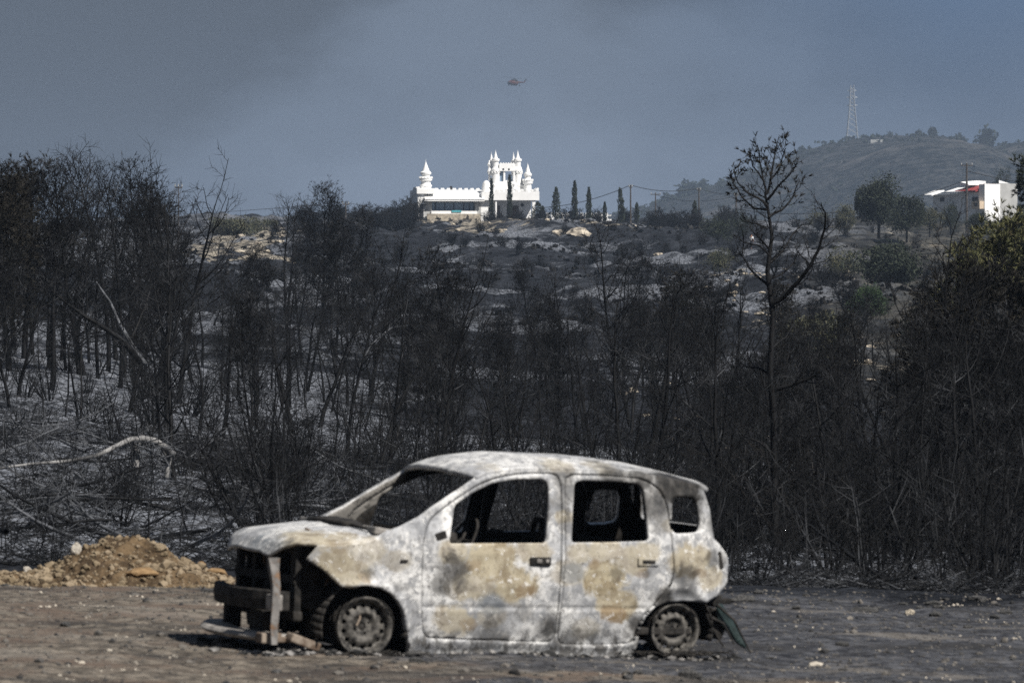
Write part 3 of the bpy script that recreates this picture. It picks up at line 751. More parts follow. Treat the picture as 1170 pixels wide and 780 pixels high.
        bmesh.ops.bevel(bm, geom=bm.edges[:], offset=.006, segments=1, affect='EDGES')
        return bm_obj(name, bm, mat, car)
    bow_beam("bumper_beam", .375, .135, -1.90, .12, .60, .08, MS)
    bow_beam("bumper_lower_lip", .135, .05, -2.02, .20, .60, .20, MG, tilt=.015)
    bm = bmesh.new(); bm_box(bm, (-1.80, -.56, .365), (.09, .10, .11), bevel=.012)
    bm_obj("bumper_bracket", bm, MG, car)
    bm = bmesh.new(); bm_box(bm, (-1.84, -.58, .125), (.16, .09, .07), Matrix.Rotation(R(8), 3, 'Z'), bevel=.01); bm_box(bm, (-1.60, -.62, .10), (.26, .08, .06), Matrix.Rotation(R(18), 3, 'Y') @ Matrix.Rotation(R(14), 3, 'Z'), bevel=.01); bm_box(bm, (-1.70, -.60, .115), (.20, .05, .04), bevel=.01)
    bm_obj("lower_bracket", bm, MR, car)
    # twisted post that stands at the near front corner
    yv = -.66
    pts = [(312.5, 637), (312.5, 650), (315, 668), (315, 690), (313, 715), (312, 736)]
    P2 = [plane_pt(px, py, yv) for px, py in pts]
    bm = bmesh.new(); rings = []
    for k, (u, z) in enumerate(P2):
        wd = [.042, .036, .028, .026, .026, .024][k]; a = .3 * math.sin(k * 1.4)
        rings.append([bm.verts.new((u + wd * cx * math.cos(a) - .016 * cy * math.sin(a), yv + wd * cx * math.sin(a) + .016 * cy, z)) for cx, cy in ((-1, -1), (1, -1), (1, 1), (-1, 1))])
    for a, b in zip(rings, rings[1:]):
        for k in range(4): bm.faces.new((a[k], a[(k + 1) % 4], b[(k + 1) % 4], b[k]))
    bm.faces.new(rings[0]); bm.faces.new(rings[-1][::-1]); bmesh.ops.recalc_face_normals(bm, faces=bm.faces)
    n_ = NT("rust_streaked_post"); s = n_.sep(); f = n_.noise(12, 5, .65)
    col = n_.mix(n_.rng(f, .4, .6), (.20, .19, .18), (.12, .115, .11)); col = n_.mix(n_.rng(f, .50, .64, 0, .8), col, (.19, .11, .06))
    tag(bm_obj("headlamp_post", bm, n_.done(col, .85, f, .5, .01), car), "rust streaked metal post bent at the front corner")
    # loose tubes and wiring in the engine bay
    rg = random.Random(4); t = Tubes()
    for k in range(26):
        p = Vector((rg.uniform(-1.6, -1.1), rg.uniform(-.5, .4), rg.uniform(.3, .68))); pts = [tuple(p)]
        d = Vector((rg.gauss(0, 1), rg.gauss(0, 1), rg.gauss(0, .6))).normalized()
        for j in range(6): d = (d + Vector((rg.gauss(0, .5), rg.gauss(0, .5), rg.gauss(0, .5)))).normalized(); p = p + d * .06; pts.append(tuple(p))
        t.add(pts, [.009] * 7, 5)
    link("wiring", t.mesh("wiring"), MR, car)
    # ---- seats (bare frames) and steering wheel
    def seat(u, y, name="seat_frame"):
        t = Tubes(); w = .21
        back = [(u - .02, y - w, .30), (u + .10, y - w, .60), (u + .16, y - w * .8, .79), (u + .175, y - w * .4, .83), (u + .175, y + w * .4, .83), (u + .16, y + w * .8, .79), (u + .10, y + w, .60), (u - .02, y + w, .30)]
        t.add(back, [.022] * 8, 6)
        t.add([(u - .45, y - w, .34), (u - .2, y - w, .30), (u, y - w, .30)], [.022] * 3, 6); t.add([(u - .45, y + w, .34), (u - .2, y + w, .30), (u, y + w, .30)], [.022] * 3, 6)
        t.add([(u - .45, y - w, .34), (u - .47, y, .35), (u - .45, y + w, .34)], [.022] * 3, 6)
        for k in range(7):
            f = k / 6; z = .36 + .46 * f; uu_ = u + .02 + .15 * f; t.add([(uu_, y - w, z), (uu_ + .02, y, z + .01), (uu_, y + w, z)], [.007] * 3, 4)
            uu_ = u - .42 + .4 * f; t.add([(uu_, y - w, .32), (uu_, y, .30), (uu_, y + w, .32)], [.007] * 3, 4)
        hr = [(u + .175, y - .06, .82), (u + .19, y - .07, .90), (u + .20, y - .05, .95), (u + .20, y + .05, .95), (u + .19, y + .07, .90), (u + .175, y + .06, .82)]
        if y < 0: t.add(hr, [.020] * 6, 6)
        for yy in (-.15, -.05, .05, .15): t.add([(u + .02, y + yy, .36), (u + .12, y + yy, .62), (u + .17, y + yy, .82)], [.006] * 3, 4)
        link(name, t.mesh(name), MS, car)
        bm = bmesh.new(); bm_box(bm, (u + .11, y, .58), (.03, .38, .40), Matrix.Rotation(R(18), 3, 'Y'), .01); bm_box(bm, (u - .22, y, .26), (.44, .38, .06), bevel=.01)
        bm_obj("seat_pan", bm, MS, car)
    seat(.10, -.33); seat(.10, .33)
    bm = bmesh.new(); bm_box(bm, (1.00, .0, .60), (.05, 1.1, .42), Matrix.Rotation(R(14), 3, 'Y'), .02); bm_box(bm, (.78, 0, .34), (.42, 1.1, .08), bevel=.02)
    bm_obj("rear_bench_frame", bm, MS, car)
    t = Tubes(); aa = np.linspace(0, 2 * np.pi, 30); Rm = Matrix.Rotation(R(-62), 3, 'Y'); cc = Vector((-.30, -.34, .80))
    t.add([tuple(cc + Rm @ Vector((.175 * math.cos(a), .175 * math.sin(a), 0))) for a in aa], [.011] * 30, 6)
    for a in (.5, 2.6, 4.7): t.add([tuple(cc), tuple(cc + Rm @ Vector((.09 * math.cos(a), .09 * math.sin(a), -.01))), tuple(cc + Rm @ Vector((.172 * math.cos(a), .172 * math.sin(a), 0)))], [.012] * 3, 5)
    t.add([tuple(cc), tuple(cc + Vector((-.15, 0, -.09))), (-.56, -.34, .66)], [.02] * 3, 6)
    link("steering_wheel", t.mesh("steering_wheel"), MS, car)
    # ash and flaked scale fallen round the sills and under the nose
    rg = random.Random(8); bm = bmesh.new()
    for k in range(420):
        if k < 240: u, y = rg.uniform(-1.95, 1.75), -.62 + rg.gauss(-.02, .10)
        else: u, y = rg.gauss(-1.62, .18), rg.uniform(-.75, .55)
        s = abs(rg.gauss(0, .018)) + .008; p = CARM @ Vector((u, y, 0))
        zl = (CARI @ Vector((p.x, p.y, gz(p.x, p.y)))).z
        r = bmesh.ops.create_icosphere(bm, subdivisions=1, radius=s)
        for v in r["verts"]: v.co = Vector((v.co.x * rg.uniform(.6, 1.8), v.co.y * rg.uniform(.6, 1.6), v.co.z * .6)) + Vector((u, y, zl + s * .2))
    n_ = NT("ash_flakes"); f = n_.noise(9, 3)
    d = bm_obj("ash_debris", bm, n_.done(n_.mix(n_.rng(f, .45, .62), (.02, .02, .02), (.24, .23, .22)), .95), None); d.matrix_world = CARM
    tag(d, kind="stuff")
    return car
build_car()
# ------------------------------------------------------------------ buildings and structures on the ridge
M_WHITE = simple("white_plaster", (0.82, 0.82, 0.81), (0.76, 0.76, 0.75), 0.8, 0.85, 0.1, 0.02)
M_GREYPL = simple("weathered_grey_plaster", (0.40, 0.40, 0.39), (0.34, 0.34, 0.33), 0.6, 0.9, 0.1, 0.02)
M_STONE = simple("tan_rubble_stone", (0.42, 0.37, 0.29), (0.24, 0.21, 0.17), 2.2, 0.95, 0.6, 0.06)
M_BROWN = simple("brown_shutter", (0.12, 0.085, 0.065), (0.09, 0.065, 0.05), 3, 0.8)
M_DARK = simple("dark_opening", (0.02, 0.02, 0.022), (0.03, 0.03, 0.032), 3, 0.9)
M_GLASS = NT("blue_window_glass").done((0.20, 0.27, 0.36), 0.2, spec=0.6)
M_REDT = simple("red_roof_tile", (0.30, 0.055, 0.05), (0.22, 0.04, 0.04), 1.2, 0.85, 0.3, 0.04)
M_POLE = simple("weathered_pole_timber", (0.075, 0.066, 0.06), (0.045, 0.04, 0.038), 3, 0.9)
M_STEEL = simple("galvanised_steel", (0.42, 0.44, 0.46), (0.34, 0.36, 0.38), 2, 0.5, 0.1, 0.01, 0.4, 0.3)

def build_castle():
    Y0 = 800.0; k = Y0 / F
    ang = R(8)
    base = at(544.5, 253.5, Y0)
    root = empty("castle_house", base, ang)
    tag(root, "white castle-like villa with pointed turrets and battlements on the ridge", "house")
    def X(px): return (px - 541) * k / math.cos(ang)
    def Z(py): return (253.5 - py) * k
    def box(name, x0, x1, y0, y1, d0, d1, mat=M_WHITE, parent=None, bev=0.0):
        bm = bmesh.new(); bm_box(bm, ((X(x0) + X(x1)) / 2, (d0 + d1) / 2, (Z(y0) + Z(y1)) / 2), (abs(X(x1) - X(x0)), d1 - d0, abs(Z(y0) - Z(y1))), bevel=bev)
        return bm_obj(name, bm, mat, parent or root)
    def lathe(name, cx, d, prof, n=20, parent=None, mat=M_WHITE):
        bm = bmesh.new(); bm_lathe(bm, [(max(r * k, .01), Z(y)) for r, y in prof], (X(cx), d, 0), n)
        return bm_obj(name, bm, mat, parent or root, False)
    def merlons(parent, x0, x1, y0, y1, d0, d1, n, fill=.58, axis='x'):
        bm = bmesh.new()
        for i in range(n):
            if axis == 'x':
                a = x0 + (x1 - x0) * (i + .5) / n; w = abs(X(x1) - X(x0)) / n * fill
                bm_box(bm, (X(a), (d0 + d1) / 2, (Z(y0) + Z(y1)) / 2), (w, d1 - d0, abs(Z(y0) - Z(y1))), bevel=.06)
            else:
                a = d0 + (d1 - d0) * (i + .5) / n; w = (d1 - d0) / n * fill
                bm_box(bm, ((X(x0) + X(x1)) / 2, a, (Z(y0) + Z(y1)) / 2), (abs(X(x1) - X(x0)), w, abs(Z(y0) - Z(y1))), bevel=.06)
        yl = Z(y1); dz = .10
        bm_box(bm, ((X(x0) + X(x1)) / 2, (d0 + d1) / 2, yl + dz / 2), (abs(X(x1) - X(x0)) * .99, (d1 - d0) * .98, dz))
        return bm_obj("battlement", bm, M_WHITE, parent)
    # main hall (left wing) and right wing, walls with real recesses
    box("wall", 474, 547, 219, 262, 3.0, 10.5)                       # back body of the left wing
    box("wall", 474, 481, 219, 262, -0.2, 3.0)
    box("wall", 546, 562, 229, 262, 0.0, 10.5)
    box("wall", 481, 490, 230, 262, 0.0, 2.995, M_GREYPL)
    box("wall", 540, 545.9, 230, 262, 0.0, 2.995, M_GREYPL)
    box("stone_terrace_wall", 484, 545, 244.5, 262, -0.9, -0.3, M_STONE)
    sw = box("sill_band", 489, 541, 241.2, 244.6, -0.6, 2.9); 
    w = box("window", 490, 540, 231.5, 241.2, 1.5, 1.6, M_GLASS)
    bm = bmesh.new()
    for px in (490.5, 495.5, 506, 516.2, 527.5, 534, 539.5): bm_box(bm, (X(px), 1.45, (Z(231.5) + Z(241.2)) / 2), (.12, .12, Z(231.5) - Z(241.2)))
    bm_obj("mullion", bm, M_DARK, w)
    box("curtain", 528, 534, 232, 241, 1.7, 1.8, M_GREYPL, w)
    tb = box("turquoise_tarpaulin", 512, 523, 240.6, 242.6, -0.75, -0.62, simple("turquoise_cloth", (.10, .42, .48)), bev=.02)
    # sloping tiled canopy over the window band
    bm = bmesh.new(); n = 40
    for i in range(n):
        x0 = X(481 + 68 * i / n); x1 = X(481 + 68 * (i + 1) / n); xm = (x0 + x1) / 2
        for (a, b, zo, zo2) in ((x0, xm, 0, .07), (xm, x1, .07, 0)):
            bm.faces.new([bm.verts.new(p) for p in ((a, -1.3, Z(228) + zo), (b, -1.3, Z(228) + zo2), (b, 2.98, Z(217.2) + zo2), (a, 2.98, Z(217.2) + zo))])
    o = bm_obj("canopy_roof", bm, M_WHITE, root); m = o.modifiers.new("thickness", 'SOLIDIFY'); m.thickness = .12
    box("fascia", 480.5, 549, 228.4, 230.2, -1.2, -0.95)
    box("parapet", 474, 556, 216.6, 219, 3.2, 10.4)
    merlons(root, 495, 549, 214.6, 217.2, 3.2, 3.7, 8)
    # left corner: parapet block, shaded flank and a dark doorway
    pc = box("corner_parapet", 472.4, 493, 215.6, 221.8, -0.6, 5.0, bev=.05)
    merlons(pc, 472.6, 481, 213.6, 216.0, -0.55, -0.05, 2); merlons(pc, 472.6, 475.5, 213.6, 216.0, 0, 5, 3, axis='y')
    box("doorway", 476.4, 480.6, 233.5, 253, -0.26, -0.19, M_DARK)
    box("chimney", 516.3, 518.8, 211.8, 219, 6, 6.4, M_DARK)
    # small window of the middle wall
    sw2 = box("window", 554.6, 558.2, 237.2, 242.4, -0.06, 0.0, M_DARK); box("window_sill", 554.2, 558.6, 242.4, 243.2, -0.14, 0.0, M_WHITE, sw2)
    # right wing with deep porch
    box("wall", 562, 607, 229, 262, 3.6, 10.5, M_WHITE)
    box("balcony_wall", 546.2, 612, 219.8, 228.9, -0.8, 3.4, bev=.03)
    box("wall", 562, 610, 219.9, 229, 3.5, 10.5)
    box("corner_pillar", 604.2, 607.8, 229, 258, -0.6, 0.1)
    box("corner_pillar", 562, 563.6, 229, 258, -0.6, 0.1)
    merlons(root, 561, 612.4, 216.2, 219.9, -0.8, -0.3, 9, .6)
    merlons(root, 609.6, 612.2, 214.6, 219.9, -0.25, 3.3, 3, axis='y')
    for a, b in ((563.6, 571.2), (585.4, 592.6)):
        d = box("door", a, b, 234.3, 254, 3.48, 3.6, M_BROWN); box("door_frame", a - .5, b + .5, 233.3, 234.3, 3.4, 3.6, M_WHITE, d)
    bm = bmesh.new(); bm_lathe(bm, [(.02, -.05), (.26, -.05), (.26, .03)], (X(597), 3.55, Z(233.6)), 14, 'Y'); bm_obj("round_window", bm, M_DARK, root)
    # corner turret on the left
    lathe("turret", 484.6, 1.6, [(6.2, 219), (6.2, 213.6), (7.0, 213.2), (7.0, 211.2), (5.6, 210.8), (5.2, 207.2), (7.1, 206.2), (7.4, 203.4), (6.4, 203), (4.4, 201.4), (4.4, 200.6), (6.0, 199.2), (6.4, 197.2), (5.4, 196.3), (4.3, 195.6), (0.25, 184.6), (.12, 181.8)])
    # rounded cone beside the gate
    lathe("beehive_cone", 553.2, 1.2, [(5.6, 219.4), (5.0, 214), (4.0, 209), (2.6, 206.8), (.6, 206.0)])
    # gate towers with paired spires
    def gate(cx, sgn, d):
        t = lathe("gate_tower", cx, d, [(4.6, 221), (4.6, 213), (5.4, 212), (5.4, 210.6), (4.6, 210), (4.6, 196), (5.5, 195.2), (5.5, 193.2), (4.5, 192.8), (3.4, 190), (3.4, 184.2), (4.6, 183.4), (4.6, 181.0), (3.6, 180.8), (2.4, 180.4), (.25, 172.2), (.1, 170.6)])
        lathe("spire", cx - 3.6, d + 1.3, [(2.6, 200), (2.6, 195), (3.2, 194.4), (3.2, 193), (2.3, 192.6), (2.3, 185), (3.1, 184.4), (3.1, 182.8), (1.8, 182.2), (.2, 174.2), (.1, 172.8)], 14, t)
        lathe("spire", cx + 3.4 * sgn, d + .7, [(1.4, 200), (2.6, 198.6), (2.6, 196.8), (1.6, 196.2), (1.2, 192.6), (2.0, 192), (.15, 187)], 12, t)
        bm = bmesh.new()
        for i in range(10):
            a = 2 * math.pi * i / 10; bm_box(bm, (X(cx) + 4.9 * k * math.cos(a), d + 4.9 * k * math.sin(a), Z(197) + .12), (.22, .22, .26))
        bm_lathe(bm, [(4.75 * k, Z(198)), (4.95 * k, Z(197.9)), (4.95 * k, Z(197.2)), (4.75 * k, Z(197.1))], (X(cx), d, 0), 18)
        bm_obj("battlement", bm, M_WHITE, t)
        return t
    gate(564.9, -1, 2.2); gate(590.3, 1, 2.2)
    lathe("turret", 558.2, 2.6, [(.8, 206), (1.4, 204), (1.0, 199), (2.2, 197.6), (2.6, 195), (1.6, 192.8), (1.2, 190), (2.6, 187.6), (.2, 182.5)], 12)
    br = box("gate_bridge", 568.5, 587, 187.0, 195.0, 1.6, 2.9)
    merlons(br, 569, 586.5, 185.4, 187.1, 1.6, 1.95, 6, .55); 
    bm = bmesh.new()
    for px in (573.2, 579.6): bm_box(bm, (X(px), 1.58, Z(193.0)), (.26, .06, .26))
    bm_obj("bridge_window", bm, M_DARK, br)
    box("gate_wall", 568.5, 587, 207, 219.8, 1.7, 2.9)
    box("gate_column", 573.6, 575.6, 195, 207, 1.8, 2.6)
    box("gate_pane", 569.2, 573.6, 195, 207, 2.2, 2.3, M_GLASS); box("gate_wall", 584.8, 587, 195, 207, 1.7, 2.9); box("gate_step", 576, 580, 205.6, 207, 1.8, 2.8)
    lathe("turret", 597.0, 2.2, [(2.4, 219), (2.4, 213.4), (3.2, 212.6), (3.2, 210.8), (2.0, 210), (2.4, 205), (1.2, 204.6)], 12)
    lathe("turret", 585.6, .9, [(2.6, 221), (2.6, 217), (3.4, 216.2), (3.4, 214), (2.8, 213.4), (3.2, 209.8), (2.0, 209)], 12)
    # right turret
    lathe("turret", 601.0, 1.4, [(4.2, 221), (4.2, 210.4), (5.6, 209.4), (6.0, 206.0), (5.0, 205.6), (3.5, 203.8), (3.3, 201.8), (4.6, 200.4), (4.7, 198.0), (3.8, 197.6), (3.0, 197.0), (.22, 187), (.1, 185.3)])
    for cx, dd, rr, zz in ((484.6, 1.6, 7.0, 202.8), (601, 1.4, 5.6, 205.3)):
        bm = bmesh.new()
        for i in range(14):
            a = 2 * math.pi * i / 14; bm_box(bm, (X(cx) + rr * k * math.cos(a), dd + rr * k * math.sin(a), Z(zz)), (.22, .22, .3))
        bm_lathe(bm, [((rr - .5) * k, Z(zz + .5)), ((rr + .6) * k, Z(zz + .5)), ((rr + .6) * k, Z(zz + 1.0)), ((rr - .5) * k, Z(zz + 1.0))], (X(cx), dd, 0), 20)
        bm_obj("turret_crenellation", bm, M_WHITE, root)
build_castle()

def white_house():
    Y0 = 880.0; k = Y0 / F
    psi = R(46.5)                      # the long front looks to the left of the camera, the gable end to the right
    root = empty("white_house", at(1125, 250, Y0), 0); tag(root, "white modern house with a red tiled roof panel among trees below the hill", "house")
    fx = Vector((-math.cos(psi), math.sin(psi), 0))     # along the long front, away to the left
    gx = Vector((math.sin(psi), math.cos(psi), 0))      # along the gable end, away to the right
    def Z(py): return (250 - py) * k
    cosA, cosB = math.cos(psi), math.sin(psi)
    def P(a, b, py): v = fx * a + gx * b; return (v.x, v.y, Z(py))
    fr = lambda px: (1125 - px) * k / cosA
    ge = lambda px: (px - 1125) * k / cosB
    def prism(name, a0, a1, b0, b1, tops, bot, mat, parent=None):
        """tops: rows of the photo at the four corners (a0,b0),(a1,b0),(a1,b1),(a0,b1)"""
        bm = bmesh.new(); q = [(a0, b0), (a1, b0), (a1, b1), (a0, b1)]
        t = [bm.verts.new(P(a, b, y)) for (a, b), y in zip(q, tops)]; d = [bm.verts.new(P(a, b, bot)) for a, b in q]
        bm.faces.new(t); bm.faces.new(d[::-1])
        for i in range(4): bm.faces.new((t[i], d[i], d[(i + 1) % 4], t[(i + 1) % 4]))
        bmesh.ops.recalc_face_normals(bm, faces=bm.faces)
        return bm_obj(name, bm, mat, parent or root)
    g1, g2 = ge(1144.5), ge(1168)
    prism("gable_wall", 0, .3, 0, g1, (210, 210, 210, 210), 262, M_WHITE)
    prism("main_block", .3, fr(1119), 0, g1, (210.5, 210.5, 210.5, 210.5), 262, M_WHITE)
    prism("main_block", fr(1119) + .01, fr(1106), .3, g1, (219.6, 219.6, 213, 213), 262, M_WHITE)
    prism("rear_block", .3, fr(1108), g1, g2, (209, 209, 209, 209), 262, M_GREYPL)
    prism("rear_parapet", .25, .35, g1, g2 - 2, (205.5, 205.5, 209, 209), 209.1, M_WHITE)
    prism("skylight_roof", fr(1106), fr(1097), .5, g1 + 1, (210, 207, 205, 206), 211, M_WHITE)
    prism("middle_block", fr(1106) + .01, fr(1091), 1.2, 5.4, (220, 220, 213, 213), 262, M_WHITE); prism("middle_block", fr(1106) + .01, fr(1093), 5.42, g1, (209.5, 209.5, 209.5, 209.5), 262, M_WHITE)
    prism("left_block", fr(1091), fr(1062), 2.2, g1 + 2, (220, 220, 220, 220), 262, M_WHITE)
    bm = bmesh.new(); bm.faces.new([bm.verts.new(p) for p in (P(fr(1118), -.6, 219), P(fr(1093), .2, 219.2), P(fr(1096), 4.8, 210.6), P(fr(1120), 4.8, 210.4))])
    o = bm_obj("red_roof", bm, M_REDT, root); m = o.modifiers.new("thickness", 'SOLIDIFY'); m.thickness = .25
    for a0, a1, y0, y1 in ((fr(1084), fr(1104), 218.2, 213), (fr(1060), fr(1070), 221.2, 215.6)):
        bm = bmesh.new(); bm.faces.new([bm.verts.new(p) for p in (P(a0, -.2, y0), P(a1, -.2, y0), P(a1, 3.2, y1), P(a0, 3.2, y1))])
        o = bm_obj("roof_slab", bm, M_WHITE, root); m = o.modifiers.new("thickness", 'SOLIDIFY'); m.thickness = .2
    prism("eaves", fr(1090), fr(1060), .9, 2.3, (220.4, 220.4, 220.4, 220.4), 221.6, M_WHITE)
    bal = prism("balcony", fr(1124), fr(1115.5), -1.1, .0, (229.8,) * 4, 238.6, simple("cream_plaster", (.62, .50, .37)))
    prism("balcony_opening", fr(1121.6), fr(1118.8), -1.14, -1.1, (232,) * 4, 235.6, M_DARK, bal)
    for px0, px1, y0, y1 in ((1112, 1118, 225, 230), (1112, 1113.5, 233, 237.5)):
        w = prism("window", fr(px1), fr(px0), -.05, -.005, (y0,) * 4, y1, M_DARK)
    for px0, px1, y0, y1 in ((1076, 1079, 236, 241), (1064, 1066.5, 236, 240.5), (1070, 1074, 224, 229)):
        prism("window", fr(px1), fr(px0), 2.1, 2.19, (y0,) * 4, y1, M_DARK)
    t = prism("terrace_canopy", fr(1085), fr(1075), .2, 2.1, (233,) * 4, 233.8, M_WHITE)
    prism("canopy_post", fr(1084.6), fr(1083.4), .3, .5, (233.8,) * 4, 250, M_WHITE, t)
    prism("garden_wall", fr(1119), fr(1112), -3.2, -3.0, (245,) * 4, 262, M_WHITE)
white_house()

def build_pylon():
    Y0 = 3450.0; k = Y0 / F; cx = 973.5
    yb = 162.0
    b = at(cx, yb, Y0); root = empty("pylon", b); tag(root, "pale lattice electricity pylon standing on the hazy hilltop", "pylon")
    h = (yb - 97.5) * k; wb = 6.6 * k
    def hw(z): f = z / h; return np.interp(f, [0, .60, .92, 1], [wb, wb * .45, wb * .28, wb * .26])
    t = Tubes(); r = .30
    for sx in (-1, 1):
        for sy in (-1, 1):
            zz = np.linspace(-3, h, 10); t.add([(sx * hw(max(z, 0)), sy * hw(max(z, 0)), z) for z in zz], [r] * 10, 4)
    o = link("legs", t.mesh("legs", False), M_STEEL, root); o.name = "tower_leg"
    t = Tubes(); zs = h * np.array([.02, .14, .25, .35, .44, .52, .59, .66, .72, .78, .84, .9, .96])
    for z0, z1 in zip(zs, zs[1:]):
        a, b_ = hw(z0), hw(z1)
        for s1, s2 in ((-1, 1), (1, -1)):
            for f in (-1, 1):
                t.add([(s1 * a, f * a, z0), (s2 * b_, f * b_, z1)], [.14, .14], 3); t.add([(f * a, s1 * a, z0), (f * b_, s2 * b_, z1)], [.14, .14], 3)
    link("lattice_bracing", t.mesh("lattice_bracing", False), M_STEEL, root)
    for f, L in ((.64, 5.0), (.78, 5.0), (.90, 4.2)):
        t = Tubes(); z = h * f; L_ = L * k * 1.0
        for sg in (-1, 1):
            for f2 in (-1, 1): t.add([(0, f2 * hw(z) * .6, z - .5), (sg * L_ * 1.2, 0, z)], [.28, .2], 4)
            t.add([(0, 0, z + 1.6), (sg * L_ * 1.2, 0, z)], [.22, .2], 4)
        link("crossarm", t.mesh("crossarm", False), M_STEEL, root)
build_pylon()

# white block on the hill crest beside the pylon, too far to show parts
bm = bmesh.new(); p = at(1001.5, 163, 3300); bm_box(bm, (0, 0, 0), (8.5, 6, 3.6), bevel=.2); bm_box(bm, (-3.5, -3.2, -.4), (1.4, .3, 2.2)); bm_box(bm, (2.5, -3.2, 0), (2, .3, 1.4))
o = bm_obj("hill_hut", bm, M_GREYPL); o.location = p; tag(o, "small pale building on the hilltop right of the pylon", "hut")

# ---- power poles and lines
def pole(px, ytop, ybase, Y, label, arm=1.0, r=.11):
    b = at(px, ybase, Y); top = at(px, ytop, Y).z - b.z
    root = empty("power_pole", b); tag(root, label, "pole", "power poles along the ridge")
    t = Tubes(); t.add([(0, 0, -1.5), (0, 0, top * .5), (0, 0, top)], [r * 1.25, r * 1.1, r * .85], 8); link("post", t.mesh("post"), M_POLE, root)
    if arm > 0:
        bm = bmesh.new(); bm_box(bm, (0, 0, top - .35), (2 * arm, .12, .14)); bm_obj("crossarm", bm, M_POLE, root)
        for x in (-arm * .9, 0, arm * .9):
            bm = bmesh.new(); bm_lathe(bm, [(.03, top - .28), (.08, top - .2), (.05, top - .05), (.08, top + .02), (.02, top + .06)], (x, 0, 0), 8); bm_obj("insulator", bm, M_GREYPL, root)
    return b + Vector((0, 0, top))
T1 = pole(395, 231, 251, 770, "timber power pole on the skyline left of the castle-like villa", .5)
T2 = pole(720.5, 211.5, 251, 770, "tall timber power pole between the cypresses right of the villa", .25)
T3 = pole(749, 220, 252, 900, "short power pole with a cross-arm right of the tallest ridge pole", .9)
T4 = pole(798.5, 215, 254, 800, "timber power pole rising beside the last small cypress", .3)
T5 = pole(841, 221, 258, 800, "thin pole on the skyline just left of the tall burnt pine's crown", .3)
T6 = pole(1104.5, 186.5, 259, 760, "tall dark utility pole standing in front of the white house", .9, .16)
T7 = pole(204, 211, 262, 600, "slender mast poking above the burnt trees at left", .45, .06)
TL = at(-150, 248, 770); TR = at(1400, 215, 780)
M_WIRE = simple("dark_cable", (.03, .03, .03), (.02, .02, .02), 2, .7)
def wire(a, b, sag, label, r=.035, dz=0.0):
    t = Tubes(); n = 15; pts = []
    for i in range(n):
        f = i / (n - 1); p = a.lerp(b, f); pts.append((p.x, p.y, p.z - sag * 4 * f * (1 - f) + dz))
    t.add(pts, [r] * n, 4); o = link("power_line", t.mesh("power_line"), M_WIRE); tag(o, label, "cable", "overhead lines"); return o
castle_roof = at(612, 237.5, 803)
wire(TL, T1, 1.2, "overhead cable running off the left edge to the pole left of the villa")
wire(T1, at(474, 237, 797), .5, "overhead cable between the left skyline pole and the villa")
wire(castle_roof, T2, .8, "overhead cable rising from the villa to the tallest ridge pole", .05)
wire(T2, T4, .7, "overhead cable between the tallest ridge pole and the pole by the last cypress", .05)
wire(T4, T5, .4, "overhead cable spanning to the thin pole by the burnt pine's crown")
wire(T3, T5, 1.0, "lower cable from the short cross-armed pole towards the right", .03, -.4)
wire(T5, T6, 2.5, "long cable dipping towards the utility pole by the white house", .045, -2.5)
wire(T6, TR, 1.5, "overhead cable from the utility pole out past the white house", .045, -1.2)

